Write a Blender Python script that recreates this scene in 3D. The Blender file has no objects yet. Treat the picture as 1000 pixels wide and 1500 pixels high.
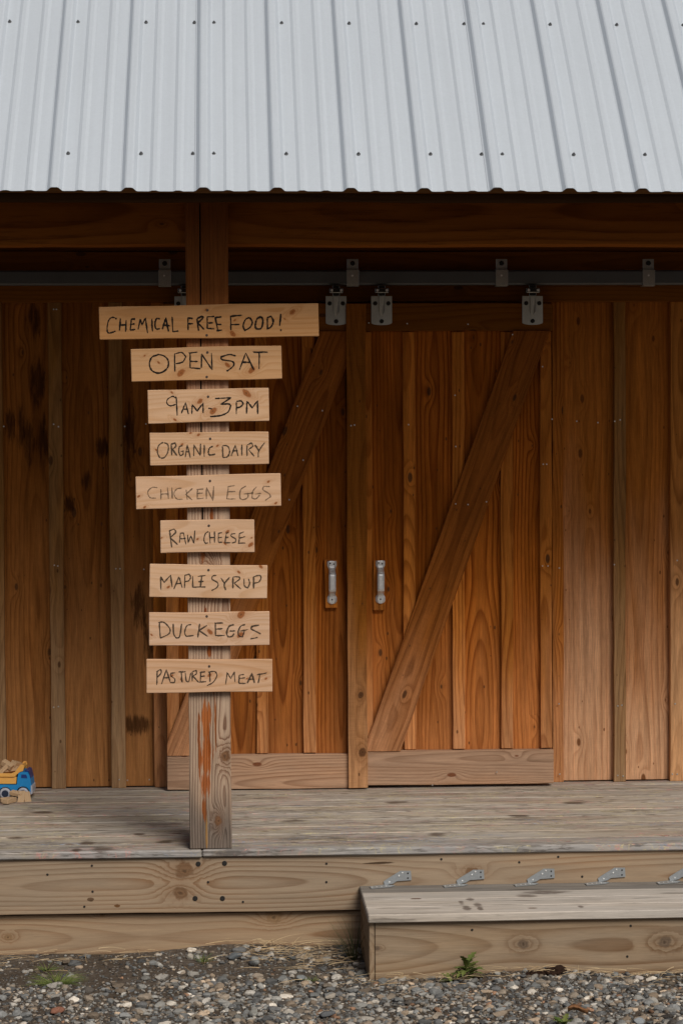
import bpy, bmesh, math, random
import numpy as np
from mathutils import Vector, Matrix
random.seed(7)
C = bpy.context.scene.collection
S = bpy.context.scene

# ------------------------------------------------------------------ camera, world, sun, exposure
GZ = 1.68                                   # camera height above the gravel
F = 3166.53                                 # focal length in photo pixels (1500 high)
CM = np.array([[0.99867113, -0.0513339, -0.00456156],
               [0.00625864, 0.03294755, 0.99943749],
               [0.05115473, 0.99813791, -0.03322505]])
cam = bpy.data.cameras.new('camera'); co = bpy.data.objects.new('camera', cam); C.objects.link(co)
cam.sensor_fit = 'VERTICAL'; cam.sensor_height = 36; cam.lens = F / 1500 * 36
cam.clip_start = 0.05; cam.clip_end = 1000
mw = Matrix.Identity(4)
for i in range(3):
    mw[i][0] = CM[0][i]; mw[i][1] = CM[1][i]; mw[i][2] = -CM[2][i]
mw[2][3] = GZ
co.matrix_world = mw
S.camera = co

SUN_EL, SUN_AZ = math.radians(45), math.radians(24)       # azimuth measured from straight in front of the barn to the right
sd = Vector((math.sin(SUN_AZ) * math.cos(SUN_EL), -math.cos(SUN_AZ) * math.cos(SUN_EL), math.sin(SUN_EL)))
wd = bpy.data.worlds.new('World'); S.world = wd; wd.use_nodes = True
nt = wd.node_tree
sky = nt.nodes.new('ShaderNodeTexSky'); sky.sky_type = 'NISHITA'; sky.sun_disc = False
sky.sun_elevation = SUN_EL; sky.sun_rotation = math.atan2(sd.x, sd.y)
sky.air_density = 0.7; sky.dust_density = 4.0; sky.ozone_density = 1.0
nt.nodes['Background'].inputs[1].default_value = 0.05
nt.links.new(sky.outputs[0], nt.nodes['Background'].inputs[0])
sl = bpy.data.lights.new('sun', 'SUN'); so = bpy.data.objects.new('sun', sl); C.objects.link(so)
sl.energy = 3.0; sl.angle = math.radians(29); sl.color = (1.0, 0.94, 0.86)
so.rotation_euler = sd.to_track_quat('Z', 'Y').to_euler()
S.view_settings.view_transform = 'Standard'; S.view_settings.look = 'None'
S.view_settings.exposure = -0.08; S.view_settings.gamma = 1.0

def ray(px, py):
    return CM.T @ np.array([(px - 500) / F, -(py - 750) / F, 1.0])
def at(px, py, Y):
    d = ray(px, py); return Vector((d[0] * Y / d[1], Y, d[2] * Y / d[1] + GZ))
def atz(px, py, z):
    d = ray(px, py); k = (z - GZ) / d[2]; return Vector((d[0] * k, d[1] * k, z))
def X(px, Y, py=800): return at(px, py, Y).x
def Z(py, Y, px=500): return at(px, py, Y).z

# the place's main planes (metres; X along the wall, Y away from the camera)
YF, YW, YE = 7.150, 8.488, 6.747            # deck edge, wall face, eave
ZD = GZ - 1.358                             # deck top
ZE = GZ + 0.7727                            # eave
XL, XR = -2.4, 3.2

# ------------------------------------------------------------------ node helpers and materials
class NB:
    def __init__(s, name):
        s.m = bpy.data.materials.new(name); s.m.use_nodes = True
        s.t = s.m.node_tree; s.b = s.t.nodes['Principled BSDF']
    def put(s, sock, v):
        if isinstance(v, bpy.types.NodeSocket): s.t.links.new(v, sock)
        elif v is not None:
            if isinstance(v, (tuple, list)) and len(v) == 3 and sock.type == 'RGBA': v = (*v, 1)
            sock.default_value = v
    def math(s, op, a, b=None, c=None, clamp=False):
        n = s.t.nodes.new('ShaderNodeMath'); n.operation = op; n.use_clamp = clamp
        for i, v in enumerate((a, b, c)): s.put(n.inputs[i], v) if v is not None else None
        return n.outputs[0]
    def vm(s, op, a, b=None):
        n = s.t.nodes.new('ShaderNodeVectorMath'); n.operation = op
        s.put(n.inputs[0], a)
        if b is not None: s.put(n.inputs[1], b)
        return n.outputs['Value'] if op in ('LENGTH', 'DISTANCE', 'DOT_PRODUCT') else n.outputs[0]
    def noise(s, vec, scale=1.0, detail=2.0, rough=0.5, dist=0.0):
        n = s.t.nodes.new('ShaderNodeTexNoise'); s.put(n.inputs['Vector'], vec)
        n.inputs['Scale'].default_value = scale; n.inputs['Detail'].default_value = detail
        n.inputs['Roughness'].default_value = rough; n.inputs['Distortion'].default_value = dist
        return n.outputs['Fac']
    def noise_c(s, vec, scale=1.0, detail=2.0):
        n = s.t.nodes.new('ShaderNodeTexNoise'); s.put(n.inputs['Vector'], vec)
        n.inputs['Scale'].default_value = scale; n.inputs['Detail'].default_value = detail
        return n.outputs['Color']
    def vor(s, vec, scale=1.0, feature='F1', rnd=1.0, dims='3D'):
        n = s.t.nodes.new('ShaderNodeTexVoronoi'); n.voronoi_dimensions = dims; n.feature = feature
        s.put(n.inputs['Vector'], vec); n.inputs['Scale'].default_value = scale; n.inputs['Randomness'].default_value = rnd
        return n
    def mix(s, f, a, b, blend='MIX'):
        n = s.t.nodes.new('ShaderNodeMix'); n.data_type = 'RGBA'; n.blend_type = blend
        s.put(n.inputs[0], f); s.put(n.inputs[6], a); s.put(n.inputs[7], b)
        return n.outputs[2]
    def ramp(s, f, stops):
        n = s.t.nodes.new('ShaderNodeValToRGB'); e = n.color_ramp.elements
        while len(e) < len(stops): e.new(0.5)
        for i, (p, c) in enumerate(stops):
            e[i].position = p; e[i].color = (*c, 1) if isinstance(c, (tuple, list)) else (c, c, c, 1)
        s.put(n.inputs[0], f); return n.outputs[0]
    def rng(s, v, a, b, c=0.0, d=1.0, smooth=True):
        n = s.t.nodes.new('ShaderNodeMapRange'); n.interpolation_type = 'SMOOTHSTEP' if smooth else 'LINEAR'
        s.put(n.inputs[0], v)
        for i, q in enumerate((a, b, c, d)): n.inputs[i + 1].default_value = q
        return n.outputs[0]
    def attr(s, name, out='Vector'):
        n = s.t.nodes.new('ShaderNodeAttribute'); n.attribute_name = name; return n.outputs[out]
    def sep(s, v):
        n = s.t.nodes.new('ShaderNodeSeparateXYZ'); s.put(n.inputs[0], v); return n.outputs
    def comb(s, x, y, z):
        n = s.t.nodes.new('ShaderNodeCombineXYZ')
        for i, v in enumerate((x, y, z)): s.put(n.inputs[i], v)
        return n.outputs[0]
    def fin(s, col, rough=0.75, spec=0.25, metal=0.0, bump=None, bs=0.3, bd=0.002):
        s.put(s.b.inputs['Base Color'], col); s.put(s.b.inputs['Roughness'], rough)
        s.b.inputs['Specular IOR Level'].default_value = spec; s.put(s.b.inputs['Metallic'], metal)
        if bump is not None:
            n = s.t.nodes.new('ShaderNodeBump'); n.inputs['Strength'].default_value = bs; n.inputs['Distance'].default_value = bd
            s.put(n.inputs['Height'], bump); s.t.links.new(n.outputs[0], s.b.inputs['Normal'])
        return s.m

def wood(name, light, dark, ring=60, contrast=0.6, grey=0.0, greycol=(0.22, 0.20, 0.18), knots=(), autok=0.35, blotch=None, blotchk=0.4,
         knotcol=(0.05, 0.022, 0.01), crack=None, patches=(), streak=0.0, streakcol=(0.03, 0.018, 0.01), bleach=None, zbleach_shade=None, depth=0.05,
         fibre=0.35, vary=0.3, rough=0.8, bump=0.35, saw=0.0, chalk=False, warp=0.03, spec=0.04, wpatch=(), wpax=2, pins=0.0, ktilt=0.0, sfu=1.0, sfreq=1.0, sthr=0.78):
    """Board material: 'wc' = metres along / across / into the board, 'seed' = which board."""
    b = NB(name)
    wc = b.attr('wc'); sd_ = b.attr('seed', 'Fac')
    u, v, w = b.sep(wc)
    off = b.comb(b.math('MULTIPLY', sd_, 7.31), b.math('MULTIPLY', sd_, 3.17), b.math('MULTIPLY', sd_, 1.73))
    P = b.vm('ADD', wc, off)
    def sc(x, y, z): return b.vm('MULTIPLY', P, (x, y, z))
    low = b.math('SUBTRACT', b.noise(sc(1.3, 7, 7), 1, 2), 0.5)
    low2 = b.math('SUBTRACT', b.noise(sc(0.9, 1.0, 1.0), 1, 1), 0.5)
    sh = b.math('SUBTRACT', b.math('FRACT', b.math('MULTIPLY', sd_, 12.98)), 0.5)
    v0 = b.math('ADD', b.math('MULTIPLY_ADD', sh, 0.10, v), b.math('MULTIPLY', low, warp))
    d = b.math('ADD', b.math('MULTIPLY_ADD', low2, 0.16, depth), w)
    r = b.math('SQRT', b.math('ADD', b.math('MULTIPLY', v0, v0), b.math('MULTIPLY', d, d)))
    rc = b.math('MULTIPLY', r, ring)
    km = None; kr = None; wobn = None; halo = None
    for (ku, kv, kR) in knots:
        du = b.math('DIVIDE', b.math('SUBTRACT', u, ku), kR); dv = b.math('DIVIDE', b.math('SUBTRACT', v, kv), kR)
        if wobn is None:
            wn = b.sep(b.vm('SUBTRACT', b.noise_c(P, 70, 2), (0.5, 0.5, 0.5)))
            wobn = (b.math('MULTIPLY_ADD', low, 1.0, b.math('MULTIPLY', wn[0], 0.9)), b.math('MULTIPLY', wn[1], 0.7))
        du = b.math('ADD', du, wobn[0]); dv = b.math('ADD', dv, wobn[1])
        if ktilt: dv = b.math('MULTIPLY_ADD', du, ktilt * (1 if (ku * 977) % 1 > .5 else -.7), dv)
        q = b.math('ADD', b.math('MULTIPLY', b.math('MULTIPLY', du, du), 0.12), b.math('MULTIPLY', b.math('MULTIPLY', dv, dv), 0.55))
        rc = b.math('ADD', rc, b.math('MULTIPLY', b.math('EXPONENT', b.math('MULTIPLY', q, -1)), 2.6 * max(1, ring / 60)))
        hl = b.math('EXPONENT', b.math('MULTIPLY', q, -0.9)); halo = hl if halo is None else b.math('MAXIMUM', halo, hl)
        q2 = b.math('SQRT', b.math('ADD', b.math('MULTIPLY', b.math('MULTIPLY', du, du), 0.7), b.math('MULTIPLY', dv, dv)))
        mk = b.rng(q2, 0.7, 1.08, 1, 0)
        km = mk if km is None else b.math('MAXIMUM', km, mk)
        kr = q2 if kr is None else b.math('MINIMUM', kr, q2)
    if autok:
        vo = b.vor(b.comb(b.math('MULTIPLY_ADD', u, 3.4, b.math('MULTIPLY', sd_, 5.3)), b.math('MULTIPLY_ADD', v, 7.5, b.math('MULTIPLY', sd_, 9.1)), 0.0), 1, dims='2D')
        cc = b.sep(vo.outputs['Color'])
        on = b.math('LESS_THAN', cc[0], autok)
        dd = b.math('MULTIPLY_ADD', cc[1], 0.06, vo.outputs['Distance'])
        dd = b.math('ADD', dd, b.math('MULTIPLY', low, 0.05))
        g = b.math('EXPONENT', b.math('MULTIPLY', b.math('POWER', b.math('DIVIDE', dd, 0.17), 2.0), -1))
        rc = b.math('ADD', rc, b.math('MULTIPLY', b.math('MULTIPLY', g, on), 2.0))
        mk = b.math('MULTIPLY', b.rng(dd, 0.055, 0.085, 1, 0), on)
        km = mk if km is None else b.math('MAXIMUM', km, mk)
    if pins:
        vp = b.vor(b.comb(b.math('MULTIPLY_ADD', u, 9.0, b.math('MULTIPLY', sd_, 3.3)), b.math('MULTIPLY_ADD', v, 17.0, b.math('MULTIPLY', sd_, 6.1)), 0.0), 1, dims='2D')
        cp = b.sep(vp.outputs['Color'])
        mk = b.math('MULTIPLY', b.rng(b.math('MULTIPLY_ADD', cp[1], 0.05, vp.outputs['Distance']), 0.055, 0.085, 0.9, 0), b.math('LESS_THAN', cp[0], pins))
        km = mk if km is None else b.math('MAXIMUM', km, mk)
    fr = b.math('FRACT', rc)
    rg = b.ramp(fr, [(0.0, 0.15), (0.12, 0.0), (0.5, 0.16), (0.82, 0.85), (0.93, 1.0), (1.0, 0.2)])
    fb = b.noise(sc(13, 240, 240), 1, 4, 0.75)
    fb2 = b.noise(sc(2.2, 42, 42), 1, 2, 0.5)
    bl = b.noise(sc(1.1, 5.5, 5.5), 1, 3, 0.55)
    rgm = b.math('MULTIPLY', b.math('MULTIPLY', rg, contrast), b.rng(bl, 0.25, 0.7, 0.35, 1.0))
    col = b.mix(rgm, light, dark)
    if blotch: col = b.mix(b.math('MULTIPLY', b.rng(b.noise(sc(0.9, 7, 7), 1, 4, 0.6), 0.42, 0.68), blotchk), col, blotch)
    if grey:
        gf = b.math('MULTIPLY', b.rng(b.noise(sc(1.6, 11, 11), 1, 4, 0.6), 0.3, 0.62), grey)
        gc = b.mix(b.math('MULTIPLY', rgm, 0.55), greycol, tuple(c * 0.4 for c in greycol))
        col = b.mix(gf, col, gc)
    if zbleach_shade:                                   # bleaching by height, with the porch's light falloff also put into the colour (z_lo, z_hi, colour, amount)
        z0, z1, bc, ba = zbleach_shade
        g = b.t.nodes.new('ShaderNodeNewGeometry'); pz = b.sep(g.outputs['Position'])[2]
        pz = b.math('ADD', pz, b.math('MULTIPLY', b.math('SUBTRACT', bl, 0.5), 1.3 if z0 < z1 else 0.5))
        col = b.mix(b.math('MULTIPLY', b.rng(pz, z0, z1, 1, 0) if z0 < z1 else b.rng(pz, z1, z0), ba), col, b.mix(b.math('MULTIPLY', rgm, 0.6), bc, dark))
    if bleach:                                    # (u0, u1, colour, amount) along the board itself
        u0, u1, bc, ba = bleach
        f_ = b.rng(b.math('MULTIPLY_ADD', b.math('SUBTRACT', bl, 0.5), 0.7, u), u0, u1)
        col = b.mix(b.math('MULTIPLY', f_, ba), col, b.mix(rgm, bc, tuple(c * 0.35 for c in bc)))
    for (pu, pv, pl, pw, pc) in patches:          # worn or stained patches with ragged edges
        du = b.math('DIVIDE', b.math('SUBTRACT', u, pu), pl); dv = b.math('DIVIDE', b.math('SUBTRACT', v, pv), pw)
        q = b.math('ADD', b.math('MULTIPLY', du, du), b.math('MULTIPLY', dv, dv))
        q = b.math('ADD', q, b.math('MULTIPLY', b.math('SUBTRACT', b.noise(sc(9, 120, 120), 1, 4, 0.65), 0.5), 4.6))
        col = b.mix(b.rng(q, 0.45, 0.95, 0.92, 0.0), col, b.mix(b.math('MULTIPLY', rg, 0.7), pc, tuple(c * 0.35 for c in pc)))
    if streak:
        st = b.noise(sc(5 * sfu * sfreq, 75 * sfreq, 75 * sfreq), 1, 4, 0.65)
        st2 = b.noise(sc(1.8, 12, 12), 1, 2, 0.5)
        f_ = b.math('MULTIPLY', b.rng(b.math('MULTIPLY_ADD', st2, 0.45, st), sthr, sthr + 0.13), streak)
        col = b.mix(f_, col, streakcol)
    if km is not None:
        kc = b.mix(b.math('MULTIPLY', b.noise(P, 160, 2), 0.9), knotcol, tuple(c * 2.6 for c in knotcol))
        if kr is not None:
            kw = b.math('MULTIPLY_ADD', b.math('SINE', b.math('MULTIPLY', kr, 19.0)), 0.35, 0.55)
            kc = b.mix(b.math('MULTIPLY', kw, b.rng(kr, 0.95, 0.6)), kc, tuple(c * 2.4 for c in knotcol))
            kc = b.mix(b.rng(kr, 0.12, 0.3, 0.7, 0), kc, tuple(c * 0.5 for c in knotcol))
            col = b.mix(b.math('MULTIPLY', halo, 0.42), col, tuple((c * 0.5 + k * 1.2) for c, k in zip(dark, knotcol)))
        col = b.mix(b.math('MULTIPLY', km, 0.86), col, kc)
    if crack:
        cv, u0, u1, wd_ = crack
        cd = b.math('ABSOLUTE', b.math('SUBTRACT', b.math('MULTIPLY_ADD', low, 0.012, v), cv))
        m_ = b.math('MULTIPLY', b.rng(cd, wd_ * 0.6, wd_, 1, 0), b.math('MULTIPLY', b.rng(u, u0, u0 + 0.06), b.rng(u, u1 - 0.06, u1, 1, 0)))
        col = b.mix(m_, col, (0.006, 0.004, 0.003))
    if chalk:                                     # half-rubbed chalk
        wv = b.vm('MULTIPLY', P, (1.0, 1.0, 0.0))
        for k, (cc_, s_, thr) in enumerate((((0.50, 0.44, 0.26), 9, 0.53), ((0.48, 0.27, 0.24), 7, 0.54), ((0.24, 0.28, 0.36), 6, 0.62))):
            n1 = b.noise(b.vm('ADD', b.vm('MULTIPLY', P, (1.0, 2.2, 0.0)), (3.7 * k, 1.9 * k, 0)), s_ * 0.42, 2, 0.5)
            n2 = b.noise(b.vm('MULTIPLY', P, (30, 200, 1)), 1, 3, 0.7)
            n3 = b.math('ABSOLUTE', b.math('SUBTRACT', b.noise(b.vm('ADD', P, (k * 2.0, 0, 0)), 26, 2, 0.5), 0.5))
            ln = b.rng(n3, 0.012, 0.035, 1, 0.12)
            f_ = b.math('MULTIPLY', b.math('MULTIPLY', b.rng(n1, thr - 0.05, thr + 0.05), b.rng(n2, 0.4, 0.62)), b.math('MULTIPLY', ln, 0.95))
            col = b.mix(f_, col, cc_)
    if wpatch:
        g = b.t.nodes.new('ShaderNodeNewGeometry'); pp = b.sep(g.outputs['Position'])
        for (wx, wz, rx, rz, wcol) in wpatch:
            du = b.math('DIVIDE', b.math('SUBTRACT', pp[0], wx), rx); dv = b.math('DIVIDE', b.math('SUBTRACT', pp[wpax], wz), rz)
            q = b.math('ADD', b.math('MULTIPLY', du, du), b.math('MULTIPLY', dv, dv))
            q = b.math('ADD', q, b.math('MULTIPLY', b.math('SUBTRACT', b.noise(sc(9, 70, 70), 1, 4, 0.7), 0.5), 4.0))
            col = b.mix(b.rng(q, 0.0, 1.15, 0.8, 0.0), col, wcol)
    # fibres and board-to-board variation
    vr = b.math('FRACT', b.math('MULTIPLY', sd_, 47.13))
    val = b.math('MULTIPLY', b.math('MULTIPLY_ADD', b.math('SUBTRACT', fb, 0.5), fibre * 1.6, 1.0), b.math('MULTIPLY_ADD', b.math('SUBTRACT', fb2, 0.5), fibre, 1.0))
    val = b.math('MULTIPLY', val, b.math('MULTIPLY_ADD', b.math('SUBTRACT', vr, 0.5), vary, 1.0))
    if saw:                                       # rough-sawn cross marks
        sm = b.noise(b.vm('MULTIPLY', P, (260, 22, 22)), 1, 1, 0.5)
        val = b.math('MULTIPLY', val, b.math('MULTIPLY_ADD', b.math('SUBTRACT', sm, 0.5), saw, 1.0))
    vv = b.comb(val, val, val)
    col = b.mix(1.0, col, vv, 'MULTIPLY')
    h = b.math('SUBTRACT', b.math('MULTIPLY', fb, 0.8), b.math('MULTIPLY', rg, 0.5 * contrast))
    return b.fin(col, rough, spec, bump=h, bs=bump, bd=0.0015)

def metal(name, col, rough=0.45, spangle=0.15, metallic=0.85, scale=90, dirt=0.0, dirtcol=(0.1, 0.07, 0.05)):
    b = NB(name)
    tc = b.t.nodes.new('ShaderNodeTexCoord').outputs['Object']
    n = b.noise(tc, scale, 3, 0.6); n2 = b.noise(tc, 7, 3, 0.6)
    val = b.math('MULTIPLY_ADD', b.math('SUBTRACT', n, 0.5), spangle * 2, 1.0)
    val = b.math('MULTIPLY', val, b.math('MULTIPLY_ADD', b.math('SUBTRACT', n2, 0.5), spangle * 0.8, 1.0))
    c = b.mix(1.0, (*col, 1), b.comb(val, val, val), 'MULTIPLY')
    if dirt: c = b.mix(b.math('MULTIPLY', b.rng(n2, 0.4, 0.75), dirt), c, dirtcol)
    return b.fin(c, b.math('MULTIPLY_ADD', n, 0.25, rough - 0.12), 0.4, metallic, bump=n, bs=0.06, bd=0.001)

def plain(name, col, rough=0.5, spec=0.4, var=0.12, scale=60):
    b = NB(name)
    tc = b.t.nodes.new('ShaderNodeTexCoord').outputs['Object']
    n = b.noise(tc, scale, 3, 0.6)
    val = b.math('MULTIPLY_ADD', b.math('SUBTRACT', n, 0.5), var * 2, 1.0)
    return b.fin(b.mix(1.0, (*col, 1), b.comb(val, val, val), 'MULTIPLY'), rough, spec)

# ------------------------------------------------------------------ object helpers
def tag(o, label=None, cat=None, group=None, kind=None):
    if label: o['label'] = label
    if cat: o['category'] = cat
    if group: o['group'] = group
    if kind: o['kind'] = kind
    return o
def empty(name, loc, label, cat, group=None, rot=None):
    o = bpy.data.objects.new(name, None); C.objects.link(o); o.location = loc; o.empty_display_size = 0.1
    if rot: o.rotation_euler = rot
    return tag(o, label, cat, group)
WORLD = {}
def origin(o):
    p = Vector((0, 0, 0))
    while o is not None: p += o.location; o = o.parent
    return p
def obj(name, bm, m, parent=None, loc=None, smooth=False, local=False):
    """link a bmesh given in world coordinates (or local ones) as one mesh object"""
    me = bpy.data.meshes.new(name)
    if loc is None:
        vs = [v.co for v in bm.verts]
        loc = Vector([(min(v[i] for v in vs) + max(v[i] for v in vs)) / 2 for i in range(3)]) if vs else Vector()
        if parent is None and vs: loc.z = min(v.z for v in vs)
    if not local: bmesh.ops.translate(bm, verts=bm.verts, vec=-Vector(loc))
    bm.normal_update()
    bm.to_mesh(me); bm.free()
    o = bpy.data.objects.new(name, me); C.objects.link(o)
    for mm in (m if isinstance(m, (list, tuple)) else [m]): me.materials.append(mm)
    o.location = loc
    if parent is not None:
        o.parent = parent
        if not local: o.location = Vector(loc) - origin(parent)
    if smooth:
        for p in me.polygons: p.use_smooth = True
    return o
def new():
    bm = bmesh.new()
    bm.verts.layers.float_vector.new('wc'); bm.verts.layers.float.new('seed')
    return bm
_seed = [0]
def board(bm, c, ax, ay, L, W, T, ch=0.002, wav=0.0012, seed=None, segs=None, mi=0, bow=0.0):
    """a sawn board: centre of its FRONT face c, long axis ax, across axis ay, front normal ax x ay points out of the face"""
    ax = Vector(ax).normalized(); ay = Vector(ay).normalized(); n = ax.cross(ay).normalized()
    wl = bm.verts.layers.float_vector['wc']; sl_ = bm.verts.layers.float['seed']
    if seed is None: _seed[0] += 1; seed = (_seed[0] * 0.6180339) % 1 * 9 + 0.37
    rg = random.Random(int(seed * 1e5))
    N = segs or max(2, int(L / 0.11))
    hw = W / 2
    sec = [(-hw, ch), (-hw + ch, 0), (hw - ch, 0), (hw, ch), (hw, T - ch), (hw - ch, T), (-hw + ch, T), (-hw, T - ch)]
    ph = [rg.random() * 6.28 for _ in range(4)]
    rings = []
    us = [-L / 2] + [-L / 2 + ch + (L - 2 * ch) * i / N for i in range(N + 1)] + [L / 2]
    for k, uu in enumerate(us):
        end = k == 0 or k == len(us) - 1
        e0 = wav * (math.sin(uu * 5 + ph[0]) + 0.6 * math.sin(uu * 17 + ph[1]) + 0.5 * (rg.random() - .5))
        e1 = wav * (math.sin(uu * 6 + ph[2]) + 0.6 * math.sin(uu * 15 + ph[3]) + 0.5 * (rg.random() - .5))
        row = []
        for (a, t) in sec:
            aa = a + (e0 if a < 0 else e1); tt = t
            if end: aa *= (hw - ch) / hw; tt = min(max(tt, ch), T - ch)
            p = Vector(c) + ax * uu + ay * aa - n * tt + n * bow * math.cos(uu / L * math.pi)
            vt = bm.verts.new(p); vt[wl] = (uu, aa, tt); vt[sl_] = seed
            row.append(vt)
        rings.append(row)
    for k in range(len(rings) - 1):
        for i in range(8):
            f = bm.faces.new((rings[k][i], rings[k][(i + 1) % 8], rings[k + 1][(i + 1) % 8], rings[k + 1][i])); f.material_index = mi
    f = bm.faces.new(rings[0]); f.material_index = mi
    f = bm.faces.new(rings[-1][::-1]); f.material_index = mi
    return seed
def fixn(bm): bmesh.ops.recalc_face_normals(bm, faces=bm.faces)
def one(name, c, ax, ay, L, W, T, m, parent, **k):
    bm = new(); board(bm, c, ax, ay, L, W, T, **k); fixn(bm)
    return obj(name, bm, m, parent)
UPV, RT, BK = Vector((0, 0, 1)), Vector((1, 0, 0)), Vector((0, 1, 0))
# vertical board facing the camera: ax = down (0,0,-1) and ay = +X  ->  n = (0,0,-1)x(1,0,0) = (0,-1,0)
DN = Vector((0, 0, -1))
def vboard(bm, x0, x1, z0, z1, yf, T, **k):
    return board(bm, ((x0 + x1) / 2, yf, (z0 + z1) / 2), DN, RT, z1 - z0, x1 - x0, T, **k)
def hboard(bm, x0, x1, z0, z1, yf, T, **k):      # horizontal board facing the camera: ax=+X, ay=+Z -> n = X x Z = -Y
    return board(bm, ((x0 + x1) / 2, yf, (z0 + z1) / 2), RT, UPV, x1 - x0, z1 - z0, T, **k)
def box(bm, lo, hi, ch=0.0, mi=0):
    r = bmesh.ops.create_cube(bm, size=1)
    for v in r['verts']:
        v.co = Vector([lo[i] + (v.co[i] + 0.5) * (hi[i] - lo[i]) for i in range(3)])
    fs = set(f for v in r['verts'] for f in v.link_faces)
    for f in fs: f.material_index = mi
    if ch:
        es = set(e for v in r['verts'] for e in v.link_edges)
        bmesh.ops.bevel(bm, geom=list(es), offset=ch, segments=1, affect='EDGES', profile=0.5)
def prism(bm, pts, n, t, mi=0):
    """polygon pts (3D list) thickened by t along n"""
    n = Vector(n).normalized()
    a = [bm.verts.new(Vector(p)) for p in pts]; c = [bm.verts.new(Vector(p) + n * t) for p in pts]
    f1 = bm.faces.new(a); f2 = bm.faces.new(c[::-1]); k = len(pts)
    fs = [f1, f2] + [bm.faces.new((a[i], c[i], c[(i + 1) % k], a[(i + 1) % k])) for i in range(k)]
    for f in fs: f.material_index = mi
    bmesh.ops.recalc_face_normals(bm, faces=fs)
def disc(bm, c, n, r, t, seg=10, mi=0, dome=0.0):
    n = Vector(n).normalized(); a = n.orthogonal().normalized(); b2 = n.cross(a)
    rings = []
    prof = [(r, 0), (r, t * 0.7), (r * 0.8, t)] if not dome else [(r, 0), (r, t), (r * .7, t + dome * .7), (r * .3, t + dome)]
    for (rr, h) in prof:
        rings.append([bm.verts.new(Vector(c) + n * h + (a * math.cos(2 * math.pi * i / seg) + b2 * math.sin(2 * math.pi * i / seg)) * rr) for i in range(seg)])
    fs = [bm.faces.new(rings[0][::-1]), bm.faces.new(rings[-1])]
    for q in range(len(rings) - 1):
        for i in range(seg):
            fs.append(bm.faces.new((rings[q][i], rings[q][(i + 1) % seg], rings[q + 1][(i + 1) % seg], rings[q + 1][i])))
    for f in fs: f.material_index = mi
    bmesh.ops.recalc_face_normals(bm, faces=fs)

# ------------------------------------------------------------------ materials of the place
M = {}
ORL, ORD = (0.30, 0.125, 0.035), (0.15, 0.045, 0.011)
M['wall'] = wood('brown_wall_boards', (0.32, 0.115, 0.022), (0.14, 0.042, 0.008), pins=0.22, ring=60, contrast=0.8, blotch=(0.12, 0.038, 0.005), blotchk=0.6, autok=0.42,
                 zbleach_shade=(0.3, 1.6, (0.40, 0.195, 0.075), 0.7), saw=0.12, vary=0.3, fibre=0.8, wpatch=[(at(p, q, YW).x, at(p, q, YW).z, a / 373, c / 373, (0.030, 0.011, 0.004)) for p, q, a, c in ((15, 625, 9, 28), (30, 625, 7, 35), (43, 645, 9, 40), (64, 645, 10, 42), (150, 655, 14, 16), (126, 705, 8, 16), (102, 738, 9, 12), (205, 890, 14, 40), (200, 1062, 26, 16), (218, 940, 10, 40), (50, 470, 12, 30), (55, 560, 14, 40), (190, 640, 10, 60))])
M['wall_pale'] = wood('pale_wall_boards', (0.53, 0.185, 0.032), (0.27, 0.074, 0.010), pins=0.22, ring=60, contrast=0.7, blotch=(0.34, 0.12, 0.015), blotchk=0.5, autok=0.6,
                 zbleach_shade=(0.5, 1.6, (0.71, 0.42, 0.245), 0.88), saw=0.12, vary=0.14, fibre=0.8, knotcol=(0.09, 0.03, 0.008))
M['batten'] = wood('weathered_battens', (0.30, 0.135, 0.032), (0.14, 0.05, 0.010), pins=0.22, ring=80, contrast=0.7, autok=0.4, grey=0.35, greycol=(0.27, 0.165, 0.08), zbleach_shade=(0.3, 1.5, (0.37, 0.255, 0.155), 0.6), vary=0.3, fibre=0.8)
M['batten_gold'] = wood('golden_battens', (0.47, 0.185, 0.040), (0.22, 0.07, 0.012), pins=0.22, ring=90, contrast=0.9, autok=0.3, zbleach_shade=(0.5, 1.7, (0.63, 0.365, 0.19), 0.8), vary=0.2, fibre=0.8)
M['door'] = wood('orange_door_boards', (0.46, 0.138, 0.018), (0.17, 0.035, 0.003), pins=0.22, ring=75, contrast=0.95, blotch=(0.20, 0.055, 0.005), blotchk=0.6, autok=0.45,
                 zbleach_shade=(0.2, 1.3, (0.56, 0.235, 0.088), 0.65), vary=0.4, fibre=0.8)
M['door_batten'] = wood('door_battens', (0.53, 0.182, 0.030), (0.24, 0.060, 0.007), pins=0.22, ring=85, contrast=0.9, autok=0.4, zbleach_shade=(0.25, 1.2, (0.64, 0.325, 0.160), 0.75), vary=0.25, fibre=0.8)
M['brace'] = wood('door_brace', (0.35, 0.113, 0.020), (0.17, 0.047, 0.007), pins=0.22, ring=70, contrast=0.8, autok=0.38, zbleach_shade=(0.3, 1.25, (0.58, 0.295, 0.150), 0.85), saw=0.25, fibre=0.8)
M['rail'] = wood('door_rails', (0.52, 0.315, 0.195), (0.25, 0.120, 0.058), ring=95, contrast=0.8, autok=0.5, grey=0.35, greycol=(0.42, 0.315, 0.235), knotcol=(0.10, 0.03, 0.012), fibre=0.5)
M['header'] = wood('header_board', (0.26, 0.095, 0.014), (0.15, 0.045, 0.006), ring=60, contrast=0.6, autok=0.3)
M['beam'] = wood('porch_beam', (0.40, 0.140, 0.024), (0.17, 0.050, 0.008), ring=38, contrast=0.75, autok=0.2, depth=0.09, streak=0.35, streakcol=(0.05, 0.015, 0.005))
M['soffit'] = wood('roof_sheathing', (0.22, 0.11, 0.045), (0.12, 0.05, 0.018), ring=60)
M['fascia'] = wood('fascia', (0.055, 0.026, 0.010), (0.03, 0.012, 0.004), ring=60, grey=0.0)
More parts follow.
